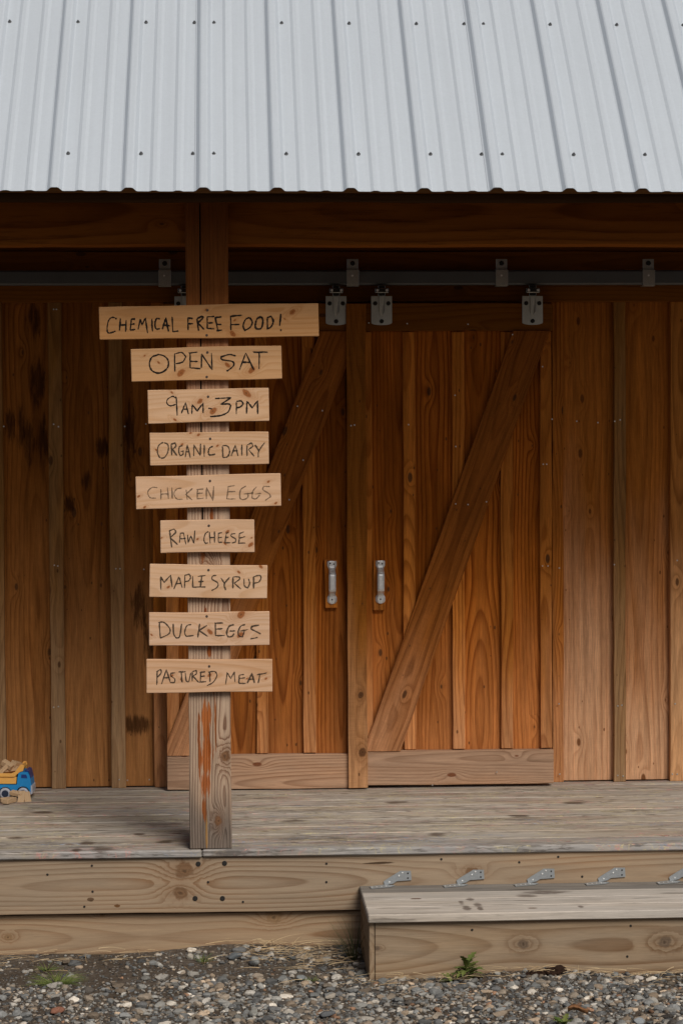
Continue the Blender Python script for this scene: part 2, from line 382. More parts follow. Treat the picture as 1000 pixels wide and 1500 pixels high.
M['deck'] = wood('grey_deck_boards', (0.41, 0.345, 0.27), (0.20, 0.15, 0.105), ring=90, contrast=0.85, autok=0.22, grey=0.75, greycol=(0.43, 0.40, 0.355), streak=0.6, sfreq=1.5, sfu=1.9, sthr=0.73, wpax=1, wpatch=[(atz(p, q, ZD).x, atz(p, q, ZD).y, a / 440, c / 90, (0.05, 0.026, 0.014)) for p, q, a, c in ((152, 1243.5, 20, 5), (128, 1234, 13, 3.5), (112, 1245, 9, 3), (26, 1227, 18, 3), (640, 1222, 16, 4), (430, 1202, 24, 3), (205, 1222, 10, 2.5), (240, 1233, 16, 3), (580, 1175, 22, 3), (760, 1195, 20, 2.5), (840, 1176, 22, 3), (60, 1190, 22, 2.5))],
                 streakcol=(0.045, 0.028, 0.018), fibre=0.7, bump=0.7, vary=0.3, chalk=True)
M['deck_edge'] = wood('greyest_deck_boards', (0.36, 0.31, 0.255), (0.18, 0.14, 0.10), ring=90, contrast=0.8, autok=0.15, grey=0.85, greycol=(0.34, 0.338, 0.335), streak=0.6, sfreq=1.5, sfu=1.8, sthr=0.75, wpax=1, wpatch=[(atz(p, q, ZD).x, atz(p, q, ZD).y, a / 440, c / 90, (0.05, 0.026, 0.014)) for p, q, a, c in ((152, 1243.5, 20, 5), (128, 1234, 13, 3.5), (112, 1245, 9, 3), (26, 1227, 18, 3), (640, 1222, 16, 4), (430, 1202, 24, 3), (205, 1222, 10, 2.5), (240, 1233, 16, 3), (580, 1175, 22, 3), (760, 1195, 20, 2.5), (840, 1176, 22, 3), (60, 1190, 22, 2.5))], streakcol=(0.05, 0.035, 0.025), fibre=0.7, bump=0.7, vary=0.1, chalk=True)
M['rim'] = wood('pine_rim_upper', (0.36, 0.255, 0.15), (0.26, 0.125, 0.045), ring=42, contrast=0.85, autok=0.0, depth=0.07, grey=0.3, greycol=(0.29, 0.235, 0.17), fibre=0.3,
                knots=[], streak=0.12)

# ------------------------------------------------------------------ the barn
barn = empty('barn', (0.5, YW, ZD), 'brown board-and-batten barn with grey ribbed metal roof and double sliding doors', 'barn')
YD = YW - 0.085                              # face of the door panels
zt = GZ + 0.95                               # top of the wall behind the porch beam
nail_m = metal('nail_steel', (0.62, 0.60, 0.56), 0.35, 0.1)
dark_m = plain('dark_iron', (0.02, 0.018, 0.016), 0.6, 0.3)
galv = metal('galvanised_steel', (0.50, 0.505, 0.475), 0.42, 0.2, 0.8, 120, 0.25, (0.16, 0.14, 0.10))
galv_dull = metal('dull_track_steel', (0.15, 0.16, 0.165), 0.55, 0.2, 0.6, 120, 0.3, (0.08, 0.08, 0.075))
zinc = metal('zinc_plate', (0.33, 0.355, 0.37), 0.5, 0.15, 0.45, 120, 0.25, (0.2, 0.18, 0.16))
bright = metal('bright_steel', (0.86, 0.87, 0.86), 0.42, 0.1, 0.75, 60)

bL = [X(p, YW) for p in (-3, 84, 172)]        # batten centres on the left
bR = [X(p, YW) for p in (905, 988.5)]
sp = bL[1] - bL[0]
while bL[0] > XL + 0.3: bL.insert(0, bL[0] - sp)
while bR[-1] < XR - 0.3: bR.append(bR[-1] + (bR[1] - bR[0]))
xj0, xj1 = X(233, YW), X(816, YW)             # jamb centres
eds = [XL] + bL + [xj0]
bm = new()
for a, b_ in zip(eds[:-1], eds[1:]):
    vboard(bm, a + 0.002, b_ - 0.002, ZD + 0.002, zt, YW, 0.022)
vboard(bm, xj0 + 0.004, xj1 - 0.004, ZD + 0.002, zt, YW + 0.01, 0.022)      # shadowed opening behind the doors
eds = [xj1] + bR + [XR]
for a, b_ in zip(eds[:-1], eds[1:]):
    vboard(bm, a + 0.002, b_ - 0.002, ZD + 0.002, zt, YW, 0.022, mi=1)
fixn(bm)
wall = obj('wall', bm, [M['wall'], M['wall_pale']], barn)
bw = 0.054
for i, x in enumerate(bL):
    one('batten', (x, YW - 0.031, (ZD + GZ + 0.54) / 2), DN, RT, GZ + 0.54 - ZD, bw, 0.029, M['batten'], wall)
for i, x in enumerate(bR):
    one('batten', (x, YW - 0.033, (ZD + GZ + 0.54) / 2), DN, RT, GZ + 0.54 - ZD, 0.047 if i == 0 else 0.054, 0.031, M['batten'] if i == 0 else M['batten_gold'], wall)
for (a, b_, mm) in ((224, 243, 'door_batten'), (808, 824.5, 'door_batten')):
    x0, x1 = X(a, YW - .02), X(b_, YW - .02)
    one('door_jamb', ((x0 + x1) / 2, YW - 0.022, (ZD + GZ + 0.54) / 2), DN, RT, GZ + 0.54 - ZD, x1 - x0, 0.02, M[mm], wall)
one('header_board', ((XL + XR) / 2, YW - 0.045, GZ + 0.637), RT, UPV, XR - XL, 0.195, 0.043, M['header'], wall, segs=30)
one('frieze_board', ((XL + XR) / 2, YW - 0.025, GZ + 0.845), RT, UPV, XR - XL, 0.215, 0.023, M['header'], wall, segs=30)
def nail(px, py, Y, parent, r=0.0032, n=(0, -1, 0)):
    bm = bmesh.new(); disc(bm, at(px, py, Y), n, r, 0.0015, 8); return obj('nail', bm, nail_m, parent)
for (px, py) in ((6, 624.6), (79, 621.5), (86, 625), (183, 624.6), (214, 621), (80, 828), (85, 829), (170, 833), (176, 833), (211, 834), (79, 1036), (86, 1035), (175, 1142), (187, 1143), (219, 1142), (79, 453), (83, 453)):
    nail(px, py, YW - 0.0315, wall)
for (px, py) in ((899, 827), (904, 1034), (910, 1033), (904, 1136), (912, 1137), (984, 1134), (991, 1134), (988, 1031), (899.5, 617), (907.5, 615), (991, 821), (818.5, 832), (818, 1031), (819, 1134)):
    nail(px, py, YW - 0.0335, wall, 0.0034)
for (px, py) in ((844, 617), (875, 619)): nail(px, py, YW - 0.001, wall)

# gable and back of the barn (seen only from the side)
for s, x in ((-1, XL), (1, XR)):
    bm = new(); k = 16
    for i in range(k):
        y0 = YW + 0.03 + i * 0.22; 
        h = zt + 0.55 + 0.25 * math.sin(i / k * math.pi)
        board(bm, (x, y0 + 0.11, (ZD + h) / 2), DN, (0, -s, 0), h - ZD, 0.216, 0.022)
    fixn(bm); obj('side_wall', bm, M['wall'], barn)
bm = new()
board(bm, ((XL + XR) / 2, YW + 3.58, (ZD + zt) / 2), RT, UPV, XR - XL, zt - ZD, 0.03); fixn(bm); obj('back_wall', bm, M['wall'], barn)

# roof: sheathing, ribbed metal panels, screws
ca = math.cos(math.radians(45.24)); sa = math.sin(math.radians(45.24))
def rp(x, t, h): return Vector((x, YE + t * ca - h * sa, ZE + t * sa + h * ca))
RL = 3.1
bm = new()
k = 20
for i in range(k):
    t0 = 0.03 + i * (RL - 0.03) / k
    board(bm, rp((XL + XR) / 2, t0 + 0.075, -0.012), RT, (0, ca, sa), XR - XL + 0.4, (RL - 0.03) / k - 0.004, 0.02, segs=30)
fixn(bm); roof = obj('roof', bm, M['soffit'], barn)
one('fascia_board', ((XL + XR) / 2, YE + 0.05, ZE - 0.013), RT, UPV, XR - XL + 0.4, 0.028, 0.02, M['fascia'], roof, segs=30)
b = NB('galvalume_roof')
tc = b.t.nodes.new('ShaderNodeTexCoord').outputs['Object']
n1 = b.noise(tc, 210, 2, 0.6); n2 = b.noise(b.vm('MULTIPLY', tc, (1.0, 0.35, 0.35)), 3.5, 4, 0.6); n3 = b.vor(tc, 130).outputs['Color']
val = b.math('ADD', b.math('MULTIPLY_ADD', b.math('SUBTRACT', n1, 0.5), 0.06, 0.98), b.math('MULTIPLY', b.math('SUBTRACT', n2, 0.5), 0.14))
val = b.math('ADD', val, b.math('MULTIPLY', b.math('SUBTRACT', b.sep(n3)[0], 0.5), 0.03))
n4 = b.noise(b.vm('MULTIPLY', tc, (55.0, 0.9, 0.9)), 1, 4, 0.65)
val = b.math('ADD', val, b.math('MULTIPLY', b.math('SUBTRACT', n4, 0.5), 0.14))
roofm = b.fin(b.mix(1.0, (0.505, 0.56, 0.615, 1), b.comb(val, val, val), 'MULTIPLY'), 0.5, 0.35, 0.15, bump=n1, bs=0.05, bd=0.0006)
X0, PX = -0.5358, 0.2286
def profile(i0, nrib, last):
    """cross-section of one 36 inch sheet that starts on rib i0"""
    pts = []
    for i in range(nrib + (1 if last else 0)):
        x = X0 + (i0 + i) * PX
        pts += [(x - 0.028, 0), (x - 0.023, 0.0013), (x - 0.013, 0.0125), (x - 0.008, 0.0145), (x + 0.008, 0.0145), (x + 0.013, 0.0125), (x + 0.023, 0.0013), (x + 0.028, 0)]
        if i < nrib:
            for q in (0.078, 0.1515):
                pts += [(x + q - 0.016, 0), (x + q - 0.006, 0.0036), (x + q + 0.006, 0.0036), (x + q + 0.016, 0)]
    return pts
def sheet(i0):
    bm = bmesh.new(); pr = profile(i0, 4, True)
    ts = [0, 0.004] + [RL * i / 24 for i in range(1, 25)]
    rg = random.Random(i0 + 50); rows = []
    for t in ts:
        rows.append([bm.verts.new(rp(x + 0.0008 * math.sin(t * 3 + i0), t, h + 0.0012 + (0.0016 if j < 10 else 0) + 0.0007 * math.sin(t * 7 + x * 9))) for j, (x, h) in enumerate(pr)])
    for a, c in zip(rows[:-1], rows[1:]):
        for j in range(len(pr) - 1): bm.faces.new((a[j], a[j + 1], c[j + 1], c[j]))
    bmesh.ops.recalc_face_normals(bm, faces=bm.faces)
    r = bmesh.ops.extrude_face_region(bm, geom=list(bm.faces))
    vs = [g for g in r['geom'] if isinstance(g, bmesh.types.BMVert)]
    bmesh.ops.translate(bm, verts=vs, vec=Vector((0, sa, -ca)) * 0.0009)
    fixn(bm)
    return obj('roof_panel', bm, roofm, roof)
for i0 in (-10, -6, -2, 2, 6, 10): sheet(i0)
bm = new()                                    # far slope
board(bm, rp((XL + XR) / 2, RL, 0) + Vector((0, RL * ca * .5, -RL * sa * .5)), RT, (0, -ca, sa), XR - XL + 0.4, RL, 0.03, segs=6)
fixn(bm); obj('rear_slope', bm, roofm, roof)
washer = plain('screw_grey', (0.09, 0.095, 0.10), 0.45, 0.4)
def screw(x, t):
    bm = bmesh.new()
    disc(bm, rp(x, t, 0.0022), rp(0, 0, 1) - rp(0, 0, 0), 0.0062, 0.0025, 12)
    disc(bm, rp(x, t, 0.0045), rp(0, 0, 1) - rp(0, 0, 0), 0.0036, 0.005, 6)
    obj('screw', bm, washer, roof)
for t in (0.1853, 0.9003):
    for i in range(-2, 11):
        x = X0 + i * PX
        if x < -1.2 or x > 1.75: continue
        screw(x + 0.033, t)
        if i in (2, 6): screw(x - 0.033, t)

# porch beam and the post the signs hang on
ZB = GZ + 0.648
one('beam', ((XL + XR) / 2, YF + 0.045, ZB + 0.135), RT, UPV, XR - XL, 0.27, 0.09, M['beam'], barn, segs=40)
xp = -0.073
M['post'] = wood('weathered_post', (0.52, 0.365, 0.25), (0.14, 0.048, 0.018), ring=110, contrast=0.95, autok=0.0, grey=0.3, greycol=(0.48, 0.40, 0.325), depth=0.035, warp=0.02,
                 crack=(-0.021, -1.1, 0.10, 0.0032), fibre=0.55, bump=0.7, knotcol=(0.10, 0.05, 0.025),
                 knots=[(0.77, 0.050, 0.017), (0.985, 0.026, 0.014), (0.155, 0.004, 0.020)],
                 bleach=(0.82, 1.05, (0.15, 0.13, 0.115), 0.8),
                 zbleach_shade=(2.12, 1.55, (0.30, 0.10, 0.022), 0.97),
                 patches=[(0.64, -0.015, 0.07, 0.021, (0.47, 0.135, 0.028)), (0.77, -0.012, 0.07, 0.022, (0.45, 0.125, 0.026)), (0.86, -0.016, 0.05, 0.017, (0.40, 0.11, 0.026)),
                          (0.74, -0.004, 0.09, 0.004, (0.34, 0.09, 0.02)), (0.42, 0.0, 0.02, 0.009, (0.36, 0.10, 0.02)), (0.30, -0.012, 0.03, 0.006, (0.26, 0.07, 0.02)),
                          (0.50, 0.012, 0.07, 0.005, (0.36, 0.10, 0.022)), (0.66, 0.018, 0.09, 0.004, (0.34, 0.10, 0.024)), (0.72, -0.036, 0.12, 0.005, (0.30, 0.085, 0.022)), (0.20, 0.012, 0.06, 0.006, (0.36, 0.10, 0.022)), (0.08, -0.02, 0.07, 0.008, (0.34, 0.10, 0.022)), (-0.02, 0.01, 0.06, 0.007, (0.32, 0.09, 0.02)), (0.95, -0.02, 0.05, 0.007, (0.34, 0.10, 0.024)), (1.02, -0.014, 0.05, 0.004, (0.50, 0.28, 0.10))])
zp0, zp1 = ZD + 0.001, ZB + 0.15
post = one('post', (xp, YF + 0.014, (zp0 + zp1) / 2), DN, RT, zp1 - zp0, 0.14, 0.14, M['post'], barn, wav=0.0008, ch=0.0025, seed=2.313)
tag(post, 'square weathered porch post carrying the nine sign boards')

# track with its brackets
YT = YW - 0.125
bm = bmesh.new(); box(bm, (XL + 0.1, YT, GZ + 0.600), (XR - 0.1, YT + 0.05, GZ + 0.656), 0.006)
track = obj('door_track', bm, galv_dull, barn)
for px in (-35, 241.5, 516.5, 734.5, 949.5):
    bm = bmesh.new()
    x = X(px, YT, 410)
    box(bm, (x - 0.024, YT - 0.004, GZ + 0.598), (x + 0.024, YT, GZ + 0.657), 0.001)
    box(bm, (x - 0.024, YT - 0.004, GZ + 0.594), (x + 0.024, YT + 0.05, GZ + 0.598), 0.001)
    box(bm, (x - 0.022, YT + 0.01, GZ + 0.664), (x + 0.022, YT + 0.014, GZ + 0.70), 0.001)
    box(bm, (x - 0.022, YT + 0.01, GZ + 0.657), (x + 0.022, YT + 0.078, GZ + 0.664), 0.001)
    disc(bm, (x, YT + 0.009, GZ + 0.683), (0, -1, 0), 0.010, 0.006, 6, 1)
    disc(bm, (x - 0.002, YT - 0.0045, GZ + 0.635), (0, -1, 0), 0.004, 0.002, 8, 2)
    obj('bracket', bm, [galv, dark_m, bright], track)

# the two sliding doors
def door(xl, xr, battens, brace_px, rail_px, hang, hpx, zlo, zhi, label):
    """battens: list of (left px, right px); brace_px: two edge lines; rail_px: top rail bottom y, bottom rail top y / bottom y"""
    cs = [X((a + c) / 2, YD) for a, c in battens]
    eds = sorted(set([xl + 0.001] + [c for c in cs if xl + 0.05 < c < xr - 0.05] + [xr - 0.001]))
    bm = new()
    for a, c in zip(eds[:-1], eds[1:]): vboard(bm, a + 0.0015, c - 0.0015, zlo + 0.004, zhi, YD, 0.022)
    fixn(bm); dr = obj('sliding_door', bm, M['door'], barn); tag(dr, label)
    rt, rb0, rb1 = rail_px
    ztop, zb0, zb1 = Z(rt, YD - 0.03), Z(rb0, YD - 0.03), Z(rb1, YD - 0.03)
    for a, c in battens:
        x0, x1 = X(a, YD - .02), X(c, YD - .02)
        one('batten', ((x0 + x1) / 2, YD - 0.022, (ztop + zb0) / 2), DN, RT, ztop - zb0 - 0.006, x1 - x0, 0.02, M['door_batten'], dr)
    one('top_rail', ((xl + xr) / 2, YD - 0.031, (ztop + zhi) / 2), RT, UPV, xr - xl, zhi - ztop, 0.029, M['header'], dr)
    one('bottom_rail', ((xl + xr) / 2, YD - 0.035, (zb0 + zb1) / 2), RT, UPV, xr - xl, zb0 - zb1, 0.033, M['rail'], dr)
    # brace: through two points of its centre line
    (ax_, ay_), (bx_, by_), wd_ = brace_px
    p = at(ax_, ay_, YD - 0.04); q = at(bx_, by_, YD - 0.04)
    bm = new()
    dv = (q - p).normalized(); ac = Vector((0, -1, 0)).cross(dv); ac = -ac if ac.x < 0 else ac
    if dv.cross(ac).y > 0: dv = -dv
    board(bm, (p + q) / 2, dv, ac, (q - p).length + 0.5, wd_, 0.018)
    # trim the brace ends on the rails and the sides
    for co_, no_ in (((0, 0, ztop - 0.001), (0, 0, 1)), ((0, 0, zb0 + 0.001), (0, 0, -1)), ((xr - 0.001, 0, 0), (1, 0, 0)), ((xl + 0.001, 0, 0), (-1, 0, 0))):
        r = bmesh.ops.bisect_plane(bm, geom=list(bm.verts) + list(bm.edges) + list(bm.faces), plane_co=co_, plane_no=no_, clear_outer=True)
        es = [g for g in r['geom_cut'] if isinstance(g, bmesh.types.BMEdge)]
        if es: bmesh.ops.holes_fill(bm, edges=es, sides=0)
    fixn(bm); obj('brace', bm, M['brace'], dr)
    for px in hang:
        x = X(px, YD - 0.03, 455); bm = bmesh.new(); y = YD - 0.033
        z0, z1 = GZ + 0.445, GZ + 0.556
        w_ = 0.040
        pts = [(x - w_, y, z1), (x + w_, y, z1), (x + w_, y, z0 + 0.008)] + [(x + w_ * math.cos(a), y, z0 + 0.008 - 0.009 * math.sin(a)) for a in np.linspace(0.3, 2.84, 7)] + [(x - w_, y, z0 + 0.008)]
        prism(bm, pts, (0, -1, 0), 0.005)
        # pressed centre rib narrowing downwards
        a = [bm.verts.new(v) for v in ((x - .012, y - .005, z1), (x + .012, y - .005, z1), (x + .013, y - .005, z1 - .06), (x + .004, y - .005, z0 + .032), (x - .004, y - .005, z0 + .032), (x - .011, y - .005, z1 - .06))]
        t_ = [bm.verts.new(v) for v in ((x - .0105, y - .014, z1), (x + .0105, y - .014, z1), (x + .0105, y - .013, z1 - .06), (x + .002, y - .007, z0 + .038), (x - .002, y - .007, z0 + .038), (x - .0095, y - .013, z1 - .06))]
        bm.faces.new(t_)
        for i in range(6): bm.faces.new((a[i], a[(i + 1) % 6], t_[(i + 1) % 6], t_[i]))
        for (dx, dz) in ((-0.025, z1 - 0.028), (0.026, z1 - 0.028), (0, z0 + 0.014)):
            disc(bm, (x + dx, y - 0.005, dz), (0, -1, 0), 0.0085, 0.005, 10, 1)
        # yoke up to the trolley inside the track
        box(bm, (x - 0.014, y - 0.012, z1), (x + 0.014, y - 0.002, GZ + 0.598), 0.002, 1)
        box(bm, (x - 0.026, y - 0.022, z1 + 0.012), (x + 0.026, y + 0.01, z1 + 0.03), 0.002, 1)
        for dx in (-0.017, 0.019): disc(bm, (x + dx, y - 0.022, z1 + 0.022), (0, -1, 0), 0.0055, 0.004, 8, 2)
        fixn(bm); obj('hanger', bm, [galv, dark_m, bright], dr)
    # pull handle on a wooden block
    (hx0, hx1, hy0, hy1), (gx0, gx1) = hpx
    a = at(hx0, hy0, YD - 0.02); c = at(hx1, hy1, YD - 0.02)
    bm = new(); board(bm, ((a.x + c.x) / 2, YD - 0.022, (a.z + c.z) / 2), DN, RT, a.z - c.z, c.x - a.x, 0.02)
    zc = Z(853, YD - .03); xc = X((gx0 + gx1) / 2, YD - .03, 853); y = YD - 0.0225
    prof = [(0.083, .0035, .016), (0.080, .004, .018), (0.064, .004, .018), (0.056, .005, .014), (0.050, .012, .0125), (0.040, .030, .0125), (0.032, .036, .0135), (0.026, .037, .0135), (-0.026, .037, .0135),
            (-0.034, .035, .013), (-0.044, .020, .0125), (-0.050, .006, .013), (-0.054, .004, .016), (-0.060, .004, .0185), (-0.074, .004, .0185), (-0.081, .004, .014), (-0.084, .0035, .008)]
    rows = []
    for (dz, o_, hw) in prof:
        rows.append([bm.verts.new((xc - hw, y - o_ + .002, zc + dz)), bm.verts.new((xc - hw * .55, y - o_ - .0028, zc + dz)), bm.verts.new((xc + hw * .55, y - o_ - .0028, zc + dz)), bm.verts.new((xc + hw, y - o_ + .002, zc + dz)), bm.verts.new((xc, y - o_ + .0035, zc + dz))])
    for r0, r1 in zip(rows[:-1], rows[1:]):
        for j in range(5): bm.faces.new((r0[j], r0[(j + 1) % 5], r1[(j + 1) % 5], r1[j])).material_index = 1
    bm.faces.new(rows[0]).material_index = 1; bm.faces.new(rows[-1][::-1]).material_index = 1
    for (dx, dz) in ((-.007, .074), (.007, .071), (0, -.067)): disc(bm, (xc + dx, y - .0068, zc + dz), (0, -1, 0), 0.003, 0.0012, 8, 2)
    fixn(bm); obj('handle', bm, [M['door_batten'], bright, dark_m], dr)
    return dr
zhi = Z(445, YD)
dl = door(X(243, YD), X(508.5, YD), [(243, 261), (304, 322), (374.5, 392), (443.5, 462)],
          ((271, 1096), (499, 480), 0.142), (485, 1104, 1154), (271, 492), ((476, 494, 820, 890.5), (479.5, 493)), Z(1155, YD), zhi,
          'left sliding plank door, half hidden behind the sign post')
d2 = door(X(509.5, YD), X(808, YD), [(533, 545), (590.5, 608), (662, 680), (733, 751), (790.5, 807.5)],
          ((777, 486), (560.5, 1096), 0.136), (485, 1101, 1151), (558.5, 779), ((546, 564, 821, 894), (550, 564)), Z(1152, YD), zhi,
          'right sliding plank door with its full diagonal brace in view')
x0, x1 = X(508, YD - .04), X(536.5, YD - .04)
zs0, zs1 = Z(1154, YD - .04), Z(445, YD - .04)
M['stile'] = wood('door_stile', (0.34, 0.12, 0.018), (0.16, 0.047, 0.006), pins=0.22, ring=60, contrast=0.6, autok=0.0, knots=[(0.575, 0.012, 0.012), (0.80, 0.018, 0.016)], zbleach_shade=(0.3, 1.2, (0.57, 0.315, 0.16), 0.85), saw=0.3, fibre=0.8)
one('stile', ((x0 + x1) / 2, YD - 0.055, (zs0 + zs1) / 2), DN, RT, zs1 - zs0, x1 - x0, 0.018, M['stile'], d2)
for (px, py, o_) in ((514, 623.5, .0565), (519, 622.5, .0565), (435.6, 595, .0415), (472, 601.5, .0415), (444, 674, .0415), (423.6, 732, .0415)): nail(px, py, YD - o_, dl if px < 505 else d2)
for (px, py) in ((667, 738), (712, 735), (685, 739), (667, 654), (666, 579), (794, 537), (808, 614), (795, 680), (800, 680), (794, 829), (802, 829), (598, 622), (727, 1131), (633, 1150), (540, 473), (596, 474), (685, 475), (750, 490)):
    nail(px, py, YD - 0.043, d2, 0.003)

# ------------------------------------------------------------------ porch deck
deck = empty('porch_deck', (0.4, YF + 0.6, ZD - 0.3), 'weathered grey plank porch deck with faint chalk marks below the wooden doors', 'porch deck')
wdk = 0.138; y = YF
xjt = X(296, YF, 1250)
for i in range(10):
    w_ = min(wdk, YW - 0.004 - y)
    if w_ < 0.03: break
    cuts = [XL, xjt, XR] if i == 0 else [XL, XR]
    for a, c in zip(cuts[:-1], cuts[1:]):
        one('deck_board', ((a + c) / 2, y + w_ / 2, ZD - random.random() * 0.0015), RT, BK, c - a - 0.002, w_ - 0.0065, 0.026, M['deck_edge'] if i == 0 else M['deck'], deck, ch=0.0045, wav=0.0015, segs=40)
    y += wdk
YR = YF + 0.016
zr0, zr1 = Z(1336.5, YR, 300), ZD - 0.0262
cx = (XL + XR) / 2; cz = (zr0 + zr1) / 2
def kn(px, py, Y, c, R): p = at(px, py, Y); return (p.x - c[0], p.z - c[1], R)
M['rim'] = wood('pine_rim_upper', (0.38, 0.275, 0.18), (0.20, 0.095, 0.040), ring=75, contrast=0.85, autok=0.06, depth=0.05, grey=0.5, greycol=(0.31, 0.255, 0.19), fibre=0.3, knotcol=(0.085, 0.048, 0.026), warp=0.02,
                knots=[kn(269, 1275, YR, (cx, cz), 0.028), kn(264, 1308, YR, (cx, cz), 0.022), kn(690, 1278, YR, (cx, cz), 0.020)],
                patches=[(at(560, 1264, YR).x - cx, at(560, 1264, YR).z - cz, 0.055, 0.004, (0.06, 0.035, 0.02)), (at(172, 1327, YR).x - cx, at(172, 1327, YR).z - cz, 0.010, 0.006, (0.14, 0.06, 0.02)),
                         (at(133, 1318, YR).x - cx, at(133, 1318, YR).z - cz, 0.010, 0.008, (0.12, 0.07, 0.04))])
rim = one('rim_beam', (cx, YR, cz), RT, UPV, XR - XL, zr1 - zr0, 0.04, M['rim'], deck, segs=40, seed=4.271)
for (px, py) in ((290.5, 1265.5), (329, 1264.5), (286, 1316), (326, 1316)):
    bm = bmesh.new(); disc(bm, at(px, py, YR - 0.0005), (0, -1, 0), 0.0085, 0.0016, 12); obj('bolt', bm, dark_m, rim)
for (px, py) in ((70, 1281), (135, 1268), (136, 1306), (124, 1328), (305, 1292), (356, 1321), (478, 1265), (478, 1292), (646, 1258.5), (760, 1263), (852, 1284), (817, 1255)):
    nail(px, py, YR - 0.0004, rim, 0.004).data.materials[0] = dark_m
YR2 = YR + 0.022
zq0, zq1 = -0.06, Z(1337, YR2, 300) - 0.001
cz2 = (zq0 + zq1) / 2
M['rim2'] = wood('pine_rim_lower', (0.36, 0.255, 0.16), (0.20, 0.092, 0.038), ring=66, contrast=1.0, autok=0.0, depth=0.04, grey=0.4, greycol=(0.28, 0.215, 0.15), fibre=0.3, knotcol=(0.12, 0.075, 0.04), warp=0.02,
                knots=[kn(402, 1344, YR2, (cx, cz2), 0.022), kn(12, 1373, YR2, (cx, cz2), 0.012), kn(150, 1340, YR2, (cx, cz2), 0.008)])
one('rim_beam', (cx, YR2, cz2), RT, UPV, XR - XL, zq1 - zq0, 0.04, M['rim2'], deck, segs=40, seed=1.731)
bm = new(); board(bm, (cx, YF + 0.7, ZD - 0.05), RT, UPV, XR - XL, 0.03, 0.1); fixn(bm)
obj('joist', bm, M['rim2'], deck)

# ------------------------------------------------------------------ the step in front of the deck
ZS = GZ - 1.483
pb = atz(530.5, 1298, ZS); pf = atz(539, 1340, ZS)
xs0 = pf.x; yb, yf = YR - 0.001, pf.y
xs1 = 2.6
step = empty('wooden_step', ((xs0 + xs1) / 2, (yb + yf) / 2, 0), 'low wide grey wooden step below the right half of the porch', 'step')
tot = yb - yf; wds = [0.112, 0.110, 0.108, tot - 0.330]
yy = yf
M['tread'] = wood('grey_step_treads', (0.48, 0.43, 0.37), (0.26, 0.21, 0.16), ring=75, contrast=0.6, autok=0.1, grey=0.55, greycol=(0.50, 0.47, 0.43), wpax=1, wpatch=[(atz(p, q, ZS).x, atz(p, q, ZS).y, a / 470, c / 100, (0.10, 0.075, 0.06)) for p, q, a, c in ((683, 1330, 7, 4), (700, 1326, 7, 4), (688, 1317, 7, 3), (675, 1322, 5, 3), (703, 1331, 5, 3), (800, 1307, 40, 3.5), (770, 1312, 18, 3), (850, 1328, 5, 2))], streak=0.6, streakcol=(0.09, 0.075, 0.06), fibre=0.5, bump=0.5, vary=0.1)
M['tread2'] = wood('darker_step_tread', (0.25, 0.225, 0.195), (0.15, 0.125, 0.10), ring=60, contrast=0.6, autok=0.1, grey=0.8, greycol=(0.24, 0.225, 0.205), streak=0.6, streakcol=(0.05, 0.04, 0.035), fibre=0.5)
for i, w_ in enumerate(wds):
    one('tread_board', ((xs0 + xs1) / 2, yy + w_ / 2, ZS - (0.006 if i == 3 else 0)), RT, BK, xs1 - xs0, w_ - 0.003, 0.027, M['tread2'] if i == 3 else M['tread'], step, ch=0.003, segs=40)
    yy += w_
yrs = yf + 0.02
xr0 = at(549, 1390, yrs).x
cz3 = (ZS - 0.028 - 0.05) / 2
M['riser'] = wood('step_riser', (0.36, 0.26, 0.165), (0.17, 0.085, 0.036), ring=58, contrast=0.9, autok=0.0, depth=0.06, grey=0.45, greycol=(0.32, 0.265, 0.20), fibre=0.4, knotcol=(0.07, 0.05, 0.035), warp=0.02,
                  knots=[kn(765, 1383, yrs, ((xr0 + xs1) / 2, cz3), 0.016), kn(974, 1380, yrs, ((xr0 + xs1) / 2, cz3), 0.020), kn(553, 1389, yrs, ((xr0 + xs1) / 2, cz3), 0.008)])
rz = one('riser_board', ((xr0 + xs1) / 2, yrs, cz3), RT, UPV, xs1 - xr0, ZS - 0.028 + 0.05, 0.036, M['riser'], step, segs=30, seed=6.113)
for (px, py) in ((691, 1362), (685.5, 1404), (686, 1428), (918, 1401), (923, 1356)): nail(px, py, yrs - 0.0004, rz, 0.004).data.materials[0] = dark_m
one('side_board', (xs0 + 0.004, (yrs - 0.002 + yb) / 2, cz3), (0, -1, 0), UPV, yb - yrs, ZS - 0.028 + 0.05, xr0 - xs0 - 0.006, M['riser'], step)
